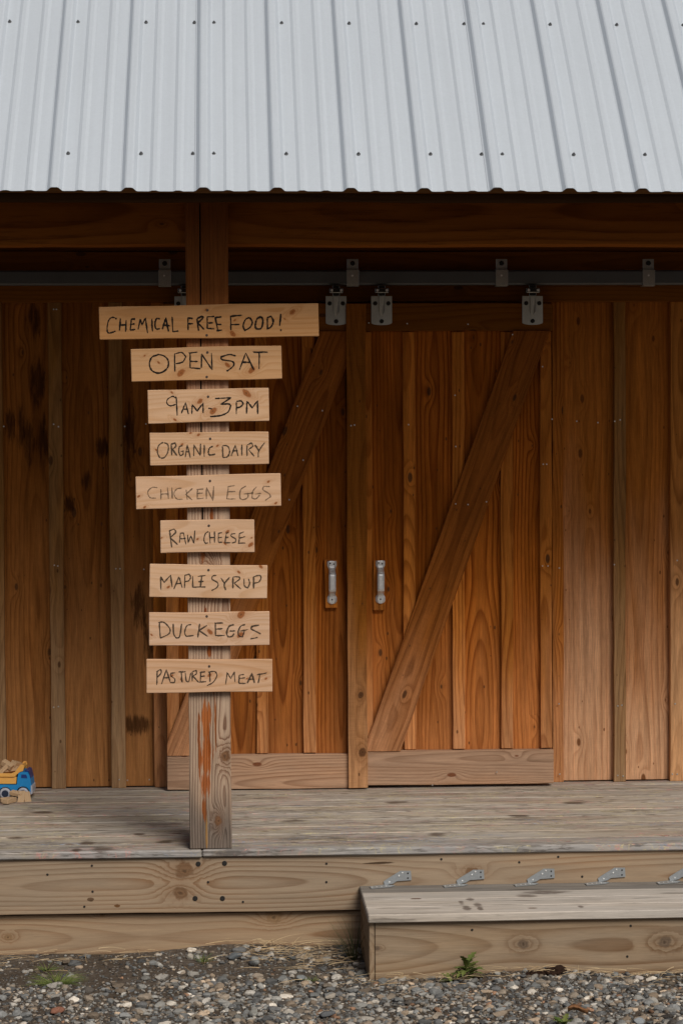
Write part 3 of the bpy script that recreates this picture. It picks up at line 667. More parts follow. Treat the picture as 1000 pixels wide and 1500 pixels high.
# galvanised ties between step and rim beam: plate on the beam, twist, strap on the back tread
for k, dx in enumerate((0, 106.5, 209.5, 313, 417)):
    def P_(px, py, Y=YR - 0.003): return at(px + dx * 1.0, py - 0.012 * dx * 0.2, Y)
    bm = bmesh.new()
    base = at(585 + dx, 1290, YR).x - at(585, 1290, YR).x
    zt_ = ZS - 0.006
    def W(px, py): 
        p = at(px, py, YR - 0.003); return Vector((p.x + base, YR - 0.003, p.z))
    prism(bm, [W(*q) for q in ((586, 1275.5), (601.5, 1275.5), (602.3, 1289), (580.6, 1290.7), (576, 1294), (563, 1296.5), (561.5, 1291), (568, 1286.5))], (0, -1, 0), 0.002)
    e0, e1 = W(560, 1296), W(577, 1294)
    e0.z = e1.z = zt_ + 0.0015
    q = [e0, e1 + Vector((0.002, -0.008, 0)), Vector((e1.x - 0.012, yb - 0.034, zt_ + 0.0015)), Vector((e0.x - 0.042, yb - 0.056, zt_ + 0.0015)), Vector((e0.x - 0.045, yb - 0.024, zt_ + 0.0015))]
    prism(bm, q, (0, 0, 1), 0.002, 0)
    for (px, py) in ((589, 1278.5), (597, 1279), (597, 1286), (584, 1283), (570, 1292)): disc(bm, W(px, py) + Vector((0, -0.002, 0)), (0, -1, 0), 0.0028, 0.0012, 8, 1 if px == 597 else 2)
    for j in range(4): disc(bm, (e0.x - 0.038 + 0.016 * j, yb - 0.038 + 0.004 * j, zt_ + 0.0035), (0, 0, 1), 0.003, 0.0012, 8, 2)
    fixn(bm); obj('metal_bracket', bm, [zinc, dark_m, bright], step)

# ------------------------------------------------------------------ the nine sign boards with hand lettering
YS = YF - 0.008
charcoal = []
for nm_, dens, cc in (('charcoal_black', 1.15, (0.018, 0.016, 0.014)), ('charcoal_mid', 0.78, (0.045, 0.036, 0.027)), ('charcoal_faint', 0.6, (0.085, 0.060, 0.040))):
    b = NB(nm_)
    tc = b.t.nodes.new('ShaderNodeTexCoord').outputs['Object']
    a_ = b.math('MULTIPLY', b.rng(b.noise(b.vm('MULTIPLY', tc, (500, 500, 900)), 1, 3, 0.7), 0.3, 0.56, 0.25, 1.0), dens, clamp=True)
    b.put(b.b.inputs['Alpha'], a_); charcoal.append(b.fin(cc, 0.9, 0.1))
SIGNS = [
 ('CHEMICAL FREE FOOD!', [(145, 449.5), (466, 444), (467, 491.8), (146, 498)], 0, 0.0062, [(428, 457, .009), (341, 489, .009), (344, 469, .004), (417, 467, .003), (302, 454, .004)],
  [((140, 435, 5.882), [[(183, 190), (150, 175), (120, 195), (105, 240), (103, 295), (118, 310), (145, 305), (175, 295)], [(215, 185), (208, 288)], [(265, 200), (260, 300)], [(212, 242), (262, 242)],
   [(310, 192), (302, 284)], [(308, 190), (345, 190)], [(305, 235), (340, 232)], [(302, 285), (345, 280)], [(370, 278), (387, 192), (402, 240), (430, 180), (450, 312)], [(487, 190), (492, 292)],
   [(555, 190), (530, 185), (515, 215), (515, 255), (525, 278), (555, 272)], [(578, 278), (605, 180), (630, 298)], [(585, 240), (640, 248)], [(660, 172), (668, 298), (716, 292)],
   [(798, 178), (800, 285)], [(795, 182), (840, 185)], [(798, 230), (842, 230)], [(875, 185), (888, 290)], [(875, 185), (910, 170), (930, 168), (915, 195), (880, 222), (935, 280)]]),
   ((300, 435, 5.882), [[(22, 170), (22, 272)], [(22, 170), (85, 168)], [(30, 225), (72, 222)], [(25, 270), (85, 275)], [(92, 172), (112, 290)], [(92, 175), (145, 172)], [(100, 235), (145, 238)], [(105, 290), (148, 285)],
   [(222, 165), (228, 285)], [(222, 165), (318, 155)], [(225, 238), (298, 236)], [(385, 175), (350, 195), (330, 245), (345, 290), (390, 260), (410, 215), (385, 175)],
   [(488, 170), (450, 190), (435, 250), (445, 275), (485, 270), (500, 210), (490, 170)], [(540, 185), (540, 275)], [(535, 180), (570, 165), (590, 210), (570, 255), (535, 275)], [(655, 145), (645, 248)], [(652, 282), (659, 289)]])]),
 ('OPEN SAT', [(191.6, 511.2), (412, 506), (413, 554.3), (193, 559)], 0, 0.0056, [(266, 546, .012), (369.5, 542, .011), (334, 534.5, .008), (233, 531, .004), (212, 521, .003)],
  [((185, 500, 4.2553), [[(200, 82), (160, 100), (145, 145), (165, 185), (210, 198), (255, 170), (262, 120), (235, 90), (195, 82)], [(302, 75), (305, 188)], [(302, 78), (345, 70), (372, 95), (350, 130), (310, 140)],
   [(398, 75), (398, 165)], [(390, 72), (442, 68)], [(395, 125), (445, 125)], [(398, 165), (462, 170)], [(468, 165), (470, 80), (535, 175), (532, 72)],
   [(682, 90), (640, 82), (590, 100), (600, 115), (660, 125), (672, 145), (650, 170), (625, 185)], [(705, 178), (745, 72), (795, 178)], [(720, 130), (775, 130)], [(828, 70), (828, 172)], [(790, 68), (880, 66)]])]),
 ('9AM-3PM', [(216, 571.8), (393.6, 568.6), (394.3, 616.6), (217.5, 620)], 0, 0.0052, [(293.6, 587.7, .009), (312.6, 602, .011), (361, 576, .013), (252, 575, .004), (256.5, 615, .005)],
  [((210, 563, 5.263), [[(250, 105), (225, 92), (190, 115), (182, 145), (210, 165), (250, 155)], [(255, 100), (262, 240)], [(295, 222), (325, 140), (350, 230)], [(305, 190), (345, 188)],
   [(375, 228), (378, 155), (415, 205), (462, 145), (462, 222)], [(500, 182), (530, 190)], [(552, 108), (620, 105), (678, 102), (598, 155), (655, 150), (672, 165), (655, 210), (600, 240), (515, 248)],
   [(718, 135), (718, 228)], [(718, 130), (755, 128), (770, 150), (750, 172), (722, 180)], [(795, 225), (800, 130), (840, 180), (880, 125), (882, 230)]])]),
 ('ORGANIC DAIRY', [(219.3, 634), (393.2, 631.6), (394, 678.9), (220, 681.7)], 1, 0.0056, [(291, 637, .005), (279.5, 634, .004), (319, 653, .004), (229, 659, .004), (267, 651, .004)],
  [((212, 625, 5.263), [[(145, 120), (110, 145), (100, 195), (120, 240), (155, 235), (182, 190), (180, 140), (150, 120)], [(205, 135), (210, 220)], [(205, 135), (235, 125), (240, 150), (215, 175), (248, 222)],
   [(295, 145), (268, 155), (262, 195), (275, 225), (295, 215), (298, 190)], [(278, 190), (305, 185)], [(312, 235), (330, 140), (352, 238)], [(315, 195), (348, 192)], [(380, 225), (380, 140), (428, 225), (432, 130)],
   [(460, 140), (460, 230)], [(525, 150), (500, 165), (492, 200), (505, 220), (545, 212)], [(600, 150), (605, 238)], [(600, 145), (640, 150), (655, 190), (640, 230), (605, 240)], [(665, 225), (700, 140), (720, 225)],
   [(675, 185), (715, 185)], [(748, 140), (750, 222)], [(790, 145), (788, 225)], [(790, 140), (825, 125), (835, 150), (800, 175), (845, 228)], [(850, 140), (880, 185)], [(925, 120), (880, 185), (875, 235)]])]),
 ('CHICKEN EGGS', [(199, 698), (411, 694), (411.8, 741.5), (199.3, 745.4)], 2, 0.0050, [(393, 705.5, .0045), (404, 737, .0045), (203.5, 727, .0045), (212, 743, .0045)],
  [((195, 688, 4.444), [[(160, 118), (125, 115), (97, 145), (110, 180), (150, 185)], [(182, 125), (182, 195)], [(225, 115), (232, 190)], [(182, 160), (228, 158)], [(255, 115), (255, 188)],
   [(318, 120), (285, 125), (268, 155), (285, 190), (325, 190)], [(345, 130), (355, 195)], [(388, 122), (345, 160), (385, 198)], [(420, 130), (418, 188)], [(415, 130), (460, 125)], [(418, 155), (455, 152)], [(415, 190), (462, 185)],
   [(478, 190), (478, 115), (520, 200), (525, 108)], [(620, 110), (610, 190)], [(615, 112), (662, 102)], [(618, 145), (665, 140)], [(610, 190), (668, 192)], [(735, 105), (700, 130), (695, 180), (715, 195), (745, 180), (750, 150)],
   [(720, 158), (785, 152)], [(805, 110), (780, 140), (775, 185), (800, 190), (825, 165)], [(795, 158), (835, 155)], [(890, 110), (850, 108), (845, 130), (885, 155), (895, 175), (860, 200)]])]),
 ('RAW CHEESE', [(234.5, 762.7), (372.5, 761.3), (372.8, 808.8), (235.6, 810.5)], 1, 0.0052, [(333, 779, .006), (329.5, 796, .005), (367, 798, .008), (289.5, 789.6, .004), (368.6, 787.7, .003), (237, 788, .003)],
  [((228, 755, 6.579), [[(135, 145), (155, 310)], [(130, 150), (180, 130), (195, 160), (170, 190), (140, 215), (215, 282)], [(230, 265), (240, 170), (270, 170), (292, 278)], [(240, 225), (290, 220)],
   [(310, 185), (315, 265), (340, 195), (370, 270), (380, 145)], [(510, 155), (480, 175), (465, 235), (480, 268), (505, 265)], [(520, 160), (525, 270)], [(568, 155), (570, 262)], [(522, 215), (572, 210)],
   [(605, 170), (605, 260)], [(600, 172), (640, 165)], [(605, 215), (640, 212)], [(605, 260), (645, 258)], [(680, 170), (668, 265)], [(680, 170), (705, 165)], [(672, 215), (705, 210)], [(665, 262), (720, 262)],
   [(770, 175), (735, 180), (730, 200), (770, 225), (770, 255), (735, 265)], [(810, 175), (800, 265)], [(805, 175), (850, 160)], [(805, 220), (860, 205)], [(795, 268), (865, 265)]])]),
 ('MAPLE SYRUP', [(219.4, 826), (392, 828.6), (390.8, 876.9), (218.9, 874)], 1, 0.0054, [(247, 860, .005), (350, 838, .005), (382, 830, .006)],
  [((212, 820, 5.263), [[(125, 230), (125, 130), (150, 175), (200, 120), (212, 210)], [(225, 225), (265, 130), (290, 215)], [(240, 185), (285, 180)], [(310, 120), (308, 218)], [(308, 120), (345, 110), (355, 135), (340, 160), (310, 170)],
   [(372, 125), (372, 212), (405, 210)], [(440, 125), (430, 210)], [(410, 128), (470, 120)], [(415, 168), (455, 165)], [(405, 210), (470, 208)], [(555, 120), (525, 125), (520, 150), (560, 175), (565, 200), (545, 222), (515, 235)],
   [(590, 140), (620, 185)], [(655, 135), (615, 185), (625, 235)], [(680, 135), (680, 220)], [(680, 132), (725, 130), (735, 150), (690, 180), (742, 225)], [(765, 145), (770, 200), (795, 218), (810, 180), (800, 145)],
   [(840, 130), (840, 222)], [(840, 130), (885, 120), (895, 140), (880, 170), (842, 180)]])]),
 ('DUCK EGGS', [(218.3, 897), (395.2, 896.3), (394.3, 945), (218.6, 945.5)], 1, 0.0056, [(307, 925.5, .009), (351.7, 930, .010), (353.5, 900.5, .012), (222, 930, .004)],
  [((212, 890, 5.263), [[(115, 120), (120, 235)], [(105, 115), (150, 115), (195, 165), (185, 205), (120, 235)], [(220, 125), (225, 200), (245, 235), (270, 220), (285, 125)], [(360, 130), (325, 140), (308, 190), (320, 222), (380, 215)],
   [(425, 125), (410, 230)], [(480, 135), (420, 175), (485, 222)], [(545, 120), (545, 215)], [(540, 120), (605, 118)], [(545, 165), (600, 162)], [(545, 218), (615, 215)],
   [(690, 130), (650, 145), (632, 195), (645, 225), (675, 220), (690, 200)], [(655, 182), (700, 180)], [(775, 130), (740, 145), (720, 190), (730, 220), (755, 225), (770, 180)], [(735, 180), (795, 170)],
   [(880, 135), (830, 145), (818, 165), (860, 185), (895, 205)], [(815, 240), (870, 228)]])]),
 ('PASTURED MEAT', [(214.8, 966.8), (399.2, 965.4), (398.7, 1013.8), (214.5, 1014.8)], 1, 0.0052, [(251.7, 990, .005), (266, 996, .004), (307, 989, .006), (389.5, 994, .004), (362, 994, .003)],
  [((210, 960, 5.1546), [[(105, 120), (102, 225)], [(102, 125), (130, 105), (138, 130), (110, 165)], [(140, 215), (175, 108), (205, 205)], [(155, 170), (200, 165)], [(240, 130), (210, 135), (210, 155), (240, 180), (235, 205), (205, 205)],
   [(290, 125), (292, 205)], [(265, 125), (320, 122)], [(318, 130), (325, 190), (345, 200), (360, 130)], [(372, 125), (370, 195)], [(372, 122), (400, 112), (400, 140), (375, 155), (418, 205)],
   [(435, 130), (430, 200)], [(425, 130), (468, 122)], [(430, 160), (465, 155)], [(420, 202), (475, 198)], [(500, 125), (505, 200)], [(490, 125), (540, 122), (555, 155), (530, 200), (480, 230)],
   [(620, 220), (635, 130), (660, 175), (685, 122), (692, 200)], [(725, 150), (720, 210)], [(725, 148), (762, 143)], [(722, 175), (770, 168)], [(718, 212), (775, 210)], [(785, 210), (820, 135), (840, 208)], [(795, 180), (835, 178)],
   [(880, 145), (868, 210)], [(860, 145), (930, 132)]])]),
]
SLAB = ['widest pine board, topmost on the post, lettered CHEMICAL FREE FOOD! in black', 'knotty pine board lettered OPEN SAT in large black letters', 'pine board with orange knots lettered with the hours 9AM-3PM',
        'pine board with smudged charcoal lettering reading ORGANIC DAIRY', 'pine board with the faintest lettering, reading CHICKEN EGGS', 'shortest pine board on the post, lettered RAW CHEESE',
        'pine board hung with its right end low, lettered MAPLE SYRUP', 'pine board lettered DUCK EGGS between the syrup and meat boards', 'lowest pine board on the post, lettered PASTURED MEAT']
TINT = [(0.561, 0.306, 0.134), (0.591, 0.356, 0.187), (0.632, 0.41, 0.251), (0.602, 0.391, 0.241), (0.632, 0.42, 0.273), (0.612, 0.406, 0.262), (0.642, 0.436, 0.288), (0.621, 0.415, 0.277), (0.602, 0.385, 0.241)]
def smooth_line(pts, closed=False):
    if len(pts) < 3: return pts
    out = []
    for i in range(len(pts) - 1):
        p0 = pts[max(i - 1, 0)]; p1 = pts[i]; p2 = pts[i + 1]; p3 = pts[min(i + 2, len(pts) - 1)]
        a1 = (p1 - p0); a2 = (p2 - p1); a3 = (p3 - p2)
        c1 = a1.length and a1.normalized().dot(a2.normalized()) < 0.25
        c2 = a3.length and a2.normalized().dot(a3.normalized()) < 0.25
        m1 = a2 if c1 or not a1.length else (p2 - p0) / 2; m2 = a2 if c2 or not a3.length else (p3 - p1) / 2
        for k in range(5):
            t = k / 5
            out.append(p1 * (2 * t ** 3 - 3 * t * t + 1) + m1 * (t ** 3 - 2 * t * t + t) + p2 * (-2 * t ** 3 + 3 * t * t) + m2 * (t ** 3 - t * t))
    return out + [pts[-1]]
for si, (text, cor, ink, pen, knots, groups) in enumerate(SIGNS):
    P4 = [at(px, py, YS) for px, py in cor]
    cen = sum(P4, Vector()) / 4
    ux = ((P4[1] - P4[0]) + (P4[2] - P4[3])).normalized()
    ang = math.atan2(ux.z, ux.x)
    L = ((P4[1] - P4[0]).length + (P4[2] - P4[3]).length) / 2; Wd = ((P4[0] - P4[3]).length + (P4[1] - P4[2]).length) / 2
    up_ = Vector((-ux.z, 0, ux.x))
    sg = empty('sign_board', cen, SLAB[si], 'sign', 'hand-lettered boards nailed to the porch post', rot=(0, -ang, 0))
    def loc2(px, py):
        p = at(px, py, YS) - cen; return Vector((p.dot(ux), p.dot(up_)))
    kk = []
    for (kx, ky, kR) in knots: q = loc2(kx, ky); kk.append((q.x, q.y, kR))
    tl = TINT[si]
    m_ = wood('pine_sign_%d' % si, tl, (tl[0] * 0.74, tl[1] * 0.60, tl[2] * 0.42), ring=70 + 17 * (si % 4), contrast=0.6, autok=0.0, knots=kk, ktilt=0.55, knotcol=(0.13, 0.040, 0.010), fibre=0.22, vary=0.0, depth=0.06, warp=0.03,
              blotch=(tl[0] * 0.9, tl[1] * 0.78, tl[2] * 0.62), blotchk=0.45, rough=0.7, bump=0.2)
    bm = new(); board(bm, (0, 0, 0), RT, UPV, L, Wd, 0.019, ch=0.0016, wav=0.0013, seed=si * 1.37 + 0.4, segs=10); fixn(bm)
    obj('board', bm, m_, sg, loc=Vector((0, 0, 0)), local=True)
    bm = bmesh.new(); rg = random.Random(si * 5 + 1); cnt = 0
    for (ox, oy, s_), strokes in groups:
        for st in strokes:
          for ps in range(1 if ink == 2 else 2 if ink == 1 else 3):
            jt = 0.0011 if ps else 0.0003
            pts = smooth_line([loc2(ox + a / s_, oy + c / s_) + Vector((rg.gauss(0, jt), rg.gauss(0, jt))) for a, c in st])
            if ps == 2: pts = pts[int(len(pts) * rg.uniform(0, .4)):] if len(pts) > 4 else pts
            if len(pts) == 2:
                a, c = pts; pts = [a.lerp(c, t) + Vector((rg.uniform(-.0005, .0005), rg.uniform(-.0005, .0005))) for t in np.linspace(0, 1, 6)]
            w0 = pen * (rg.uniform(0.75, 1.0) if ps == 0 else rg.uniform(0.2, 0.45)) * 0.5
            dp = -0.0003 - 0.00001 * cnt; cnt += 1
            prev = None
            for i, p in enumerate(pts):
                t_ = (pts[min(i + 1, len(pts) - 1)] - pts[max(i - 1, 0)]); t_ = t_.normalized() if t_.length else Vector((1, 0))
                nn = Vector((-t_.y, t_.x)); w_ = w0 * (0.6 + 0.75 * rg.random()) * (0.7 if i in (0, len(pts) - 1) else 1)
                a = bm.verts.new((p.x + nn.x * w_, dp, p.y + nn.y * w_)); c = bm.verts.new((p.x - nn.x * w_, dp, p.y - nn.y * w_))
                if prev: bm.faces.new((prev[0], a, c, prev[1]))
                prev = (a, c)
    obj('lettering', bm, charcoal[ink], sg, loc=Vector((0, 0, 0)), local=True)
    for (px, py) in [((305, 581), (308, 642.6), (307.7, 704.4), (306, 770), (305.6, 835), (303, 902.7), (306.6, 976))[si - 2]] if si >= 2 else [(304, cor[0][1] + 5), (303, cor[3][1] - 7)]:
        q = loc2(px, py); bm = bmesh.new(); disc(bm, (q.x, -0.0002, q.y), (0, -1, 0), 0.0042, 0.0012, 10); obj('nail', bm, plain('rusty_nail', (0.06, 0.04, 0.03), 0.6) if si == 0 else bpy.data.materials['rusty_nail'], sg, loc=Vector((0, 0, 0)), local=True)

# ------------------------------------------------------------------ ground, gravel, plants
def ground_h(x, y): return 0.010 * math.sin(x * 2.3 + y * 1.7) + 0.008 * math.sin(x * 5.1 - y * 4.3 + 1) + 0.005 * math.sin(x * 11 + y * 9)
b = NB('dirt')
tc = b.t.nodes.new('ShaderNodeNewGeometry').outputs['Position']
n1 = b.noise(tc, 2.2, 5, 0.6); n2 = b.noise(tc, 60, 4, 0.7); vo = b.vor(tc, 75); vs_ = b.sep(vo.outputs['Color'])
col = b.mix(b.rng(n1, 0.35, 0.65), (0.085, 0.066, 0.048), (0.125, 0.105, 0.085))
col = b.mix(b.math('MULTIPLY', b.rng(n2, 0.35, 0.7), 0.7), col, (0.05, 0.036, 0.026))
peb = b.math('MULTIPLY', b.math('LESS_THAN', vs_[0], 0.45), b.rng(vo.outputs['Distance'], 0.25, 0.5, 1, 0))
col = b.mix(b.math('MULTIPLY', peb, 0.8), col, b.ramp(vs_[1], [(0, (0.08, 0.08, 0.08)), (0.6, (0.2, 0.19, 0.18)), (1, (0.36, 0.33, 0.29))]))
dirt = b.fin(col, 0.95, 0.1, bump=b.math('ADD', n2, peb), bs=0.9, bd=0.006)
bm = bmesh.new()
xs = [-150, -40, -10, -4] + list(np.arange(-2.4, 3.01, 0.06)) + [5, 10, 40, 150]
ys = [-150, -40, -10, 0, 3, 4.5] + list(np.arange(5.4, 7.31, 0.06)) + [8, 10, 14, 40, 150]
gv = [[bm.verts.new((x, y, ground_h(x, y) - 0.012)) for x in xs] for y in ys]
for j in range(len(ys) - 1):
    for i in range(len(xs) - 1): bm.faces.new((gv[j][i], gv[j][i + 1], gv[j + 1][i + 1], gv[j + 1][i]))
g = obj('ground', bm, dirt, None, loc=Vector((0, 0, 0)), smooth=True); g['kind'] = 'structure'

b = NB('gravel_stone')
ca_ = b.attr('col', 'Color')
tc = b.t.nodes.new('ShaderNodeNewGeometry').outputs['Position']
n = b.noise(tc, 260, 3, 0.65); n2 = b.noise(tc, 70, 3, 0.6)
val = b.math('MULTIPLY', b.math('MULTIPLY_ADD', b.math('SUBTRACT', n, 0.5), 0.8, 1.0), b.math('MULTIPLY_ADD', b.math('SUBTRACT', n2, 0.5), 0.7, 1.0))
stone_m = b.fin(b.mix(1.0, ca_, b.comb(val, val, val), 'MULTIPLY'), 0.85, 0.25, bump=n, bs=0.3, bd=0.002)
PAL = [((0.155, 0.165, 0.17), 8), ((0.21, 0.215, 0.21), 7), ((0.09, 0.095, 0.10), 6), ((0.29, 0.285, 0.27), 4), ((0.23, 0.20, 0.165), 5), ((0.17, 0.14, 0.11), 4), ((0.46, 0.44, 0.40), 2), ((0.24, 0.145, 0.095), 0.6), ((0.36, 0.29, 0.22), 2), ((0.06, 0.055, 0.05), 3)]
rs = np.random.RandomState(11)
def ico(sub):
    bm = bmesh.new(); bmesh.ops.create_icosphere(bm, subdivisions=sub, radius=1)
    bm.verts.ensure_lookup_table()
    V = np.array([v.co[:] for v in bm.verts]); Fc = np.array([[v.index for v in f.verts] for f in bm.faces]); bm.free(); return V, Fc
ICO = {1: ico(1), 2: ico(2), 3: ico(3)}
def stone_shape(sub, size, seed):
    r = np.random.RandomState(seed); V, Fc = ICO[sub]
    V = V.copy()
    for _ in range(9):                              # a few flattened facets
        d = r.normal(size=3); d /= np.linalg.norm(d); c = r.uniform(0.45, 0.85)
        k = V @ d; m = k > c; V[m] -= np.outer(k[m] - c, d) * 0.85
    V *= 1 + 0.09 * np.sin(V @ r.normal(size=3) * 4 + r.rand() * 6)[:, None]
    V *= size * np.array([1.0 + 0.5 * r.rand(), 0.8 + 0.3 * r.rand(), 0.5 + 0.3 * r.rand()])
    a = r.rand() * 6.28; R = np.array([[math.cos(a), -math.sin(a), 0], [math.sin(a), math.cos(a), 0], [0, 0, 1]])
    tl = r.normal() * 0.25; R2 = np.array([[1, 0, 0], [0, math.cos(tl), -math.sin(tl)], [0, math.sin(tl), math.cos(tl)]])
    return V @ (R @ R2).T, Fc
def pick():
    t = sum(w for _, w in PAL); q = rs.rand() * t
    for c, w in PAL:
        q -= w
        if q <= 0: return np.array(c) * rs.uniform(0.5, 1.35) * np.array([1.04, 1.0, 0.94])
    return np.array(PAL[0][0])
def dens(x, y):
    """1 = stony, 0 = bare soil: soil shows near the beam and on the left"""
    e = 0.5 + 0.5 * math.sin(x * 1.9 + 0.8) * math.sin(y * 3.1 + x) 
    front = min(max((6.82 - y) / 0.26, 0), 1)
    if x > 0.35: front = min(max((6.72 - y) / 0.15, 0.25), 1)
    e2 = 0.5 + 0.5 * math.sin(x * 7.3 + 2 * math.sin(y * 9.0)) * math.sin(y * 11.0 + x * 3)
    return max(0.07, min(1, 0.07 + 0.62 * front + 0.22 * e + 0.3 * (e2 - 0.4) - (0.20 if x < -0.3 else 0)))
shapes = {s: [stone_shape(s, 1.0, i + 100 * s) for i in range(40)] for s in (1, 2)}
Vs, Fs, Cs, base = [], [], [], 0
def scatter(n, lo, hi, sub, sink, free=False):
    tone = 0.55 if free else 1.15 if lo > 0.004 else 1.0
    global base
    k = 0
    while k < n:
        x = rs.uniform(-1.7, 1.9); y = rs.uniform(5.75, 7.15)
        if x > xs0 - 0.0 and y > yf + 0.03: continue
        if not free and rs.rand() > dens(x, y): continue
        s_ = lo + (hi - lo) * rs.rand() ** 2.2
        V, Fc = shapes[sub][rs.randint(40)]
        z = ground_h(x, y) - 0.012 + s_ * 0.55 * sink
        Vs.append(V * s_ + np.array([x, y, z])); Fs.append(Fc + base); base += len(V)
        Cs.append(np.repeat(pick()[None, :] * tone, len(V), 0)); k += 1
scatter(6000, 0.0018, 0.0045, 1, 0.6, True)
scatter(16000, 0.0028, 0.0075, 1, 0.6)
scatter(8200, 0.005, 0.012, 2, 0.4)
scatter(1900, 0.0095, 0.020, 2, 0.5)
V = np.concatenate(Vs); Fc = np.concatenate(Fs); Cc = np.concatenate(Cs)
me = bpy.data.meshes.new('gravel')
me.vertices.add(len(V)); me.vertices.foreach_set('co', V.astype(np.float32).ravel())
me.loops.add(len(Fc) * 3); me.loops.foreach_set('vertex_index', Fc.astype(np.int32).ravel())
me.polygons.add(len(Fc)); me.polygons.foreach_set('loop_start', np.arange(0, len(Fc) * 3, 3, dtype=np.int32)); me.polygons.foreach_set('loop_total', np.full(len(Fc), 3, dtype=np.int32))
at_ = me.color_attributes.new('col', 'FLOAT_COLOR', 'POINT'); at_.data.foreach_set('color', np.concatenate([Cc, np.ones((len(Cc), 1))], 1).astype(np.float32).ravel())
me.update(); me.validate(); me.materials.append(stone_m)
me.polygons.foreach_set('use_smooth', np.zeros(len(Fc), dtype=bool))
gr = bpy.data.objects.new('gravel', me); C.objects.link(gr); gr['kind'] = 'stuff'; gr['label'] = 'mixed grey and brown gravel stones on the dirt'; gr['category'] = 'gravel'

def rock(px, py, rpx, col, label, seed, name='stone', flat=1.0):
    p = atz(px, py, 0.0)
    s_ = rpx / (F / p.y)
    V, Fc = stone_shape(3, s_, seed)
    V = V * np.array([1, 1, flat])
    bm = bmesh.new(); vs = [bm.verts.new(v + np.array(p[:]) + np.array([0, 0, s_ * 0.35 + ground_h(p.x, p.y) - 0.008])) for v in V]
    for f in Fc: bm.faces.new([vs[i] for i in f])
    cl = bm.verts.layers.float_color.new('col')
    for v in bm.verts: v[cl] = (*col, 1)
    o = obj(name, bm, stone_m, None, smooth=True); tag(o, label, 'stone'); return o
rock(344, 1400, 10, (0.13, 0.145, 0.155), 'dark blue-grey stone lying at the foot of the lower beam', 1)
rock(371, 1407, 11, (0.23, 0.24, 0.23), 'broad pale green-grey stone just right of the dark blue-grey one', 2)
rock(379, 1392, 6.5, (0.62, 0.60, 0.56), 'white angular stone against the lower beam', 3)
rock(440, 1426, 8, (0.19, 0.205, 0.205), 'rounded grey stone alone on dark soil left of the step', 4)
rock(480, 1482, 10, (0.10, 0.105, 0.11), 'dark oval stone near the bottom edge, below the middle', 5)
rock(371, 1478, 10, (0.25, 0.25, 0.225), 'long pale stone lying flat in the gravel', 6)
rock(830, 1420, 9, (0.50, 0.49, 0.46), 'whitish round stone at the foot of the step', 7)
rock(859, 1414, 7, (0.045, 0.045, 0.05), 'black stone beside the whitish one at the step', 8)
rock(84, 1483, 9, (0.22, 0.10, 0.065), 'reddish-brown stone in the left foreground gravel', 9)
rock(937, 1431, 7, (0.50, 0.46, 0.42), 'pinkish white stone right of the dead bark by the step', 10)
rock(933, 1493, 10, (0.24, 0.26, 0.27), 'grey stone in the gravel at the lower right', 12)
rock(484, 1452, 8, (0.30, 0.27, 0.225), 'tan flat stone in the middle of the gravel', 13)

b = NB('straw'); sf = b.attr('seed', 'Fac')
straw_m = b.fin(b.ramp(b.math('FRACT', b.math('MULTIPLY', sf, 7.7)), [(0, (0.36, 0.25, 0.13)), (0.5, (0.50, 0.39, 0.24)), (1, (0.16, 0.09, 0.045))]), 0.8, 0.2)
def blade(bm, p, d, L, w, curl=0.3, n=6, seed=0.0, lift=0.3):
    """one thin stalk: starts at p, heads along d, bends down"""
    sl_ = bm.verts.layers.float.get('seed') or bm.verts.layers.float.new('seed')
    d = Vector(d).normalized(); s = d.cross(UPV); s = s.normalized() if s.length > 1e-4 else Vector((1, 0, 0))
    prev = None; q = Vector(p)
    for i in range(n + 1):
        t = i / n; ww = w * (1 - t * 0.85)
        a = bm.verts.new(q + s * ww); c = bm.verts.new(q - s * ww); m_ = bm.verts.new(q + Vector((0, 0, ww * 0.8)))
        for v in (a, c, m_): v[sl_] = seed
        if prev:
            bm.faces.new((prev[0], prev[2], m_, a)); bm.faces.new((prev[2], prev[1], c, m_))
        prev = (a, c, m_)
        q = q + d * (L / n); d = (d + Vector((random.uniform(-.12, .12) * curl, random.uniform(-.12, .12) * curl, -curl / n))).normalized()
bm = bmesh.new()
for i in range(430):
    if i < 150: x = random.uniform(-1.5, xs0); y = YR2 - 0.01 - abs(random.gauss(0.05, 0.14))
    elif i < 290: x = random.uniform(xs0 - 0.05, 1.8); y = yrs - 0.01 - abs(random.gauss(0.02, 0.06))
    else: x = random.uniform(xs0 - 0.35, xs0 - 0.01); y = YR2 - 0.02 - abs(random.gauss(0, 0.16))
    a = random.gauss(0, 0.8) if random.random() < 0.6 else random.uniform(0, 6.28)
    L = random.uniform(0.03, 0.11) * (1.5 if random.random() < .15 else 1)
    dx = math.cos(a) * random.choice((-1, 1)); dy = math.sin(a) * 0.6
    if y + dy * L > YR2 - 0.005: dy = -abs(dy)
    if x > xs0 - L and y + dy * L > yrs - .005: dy = -abs(dy)
    if x < xs0 and x + dx * L > xs0 - 0.005 and y > yrs: dx = -abs(dx)
    blade(bm, (x, y, ground_h(x, y) + random.uniform(0, 0.012)), (dx, dy, random.uniform(0.0, 0.25)), L, random.uniform(0.0008, 0.0021), 0.35, 5, random.random() * 9)
o = obj('dry_grass', bm, straw_m, None); tag(o, 'pale dry grass stalks strewn along the foot of the beam and step', 'dry grass', kind='stuff')

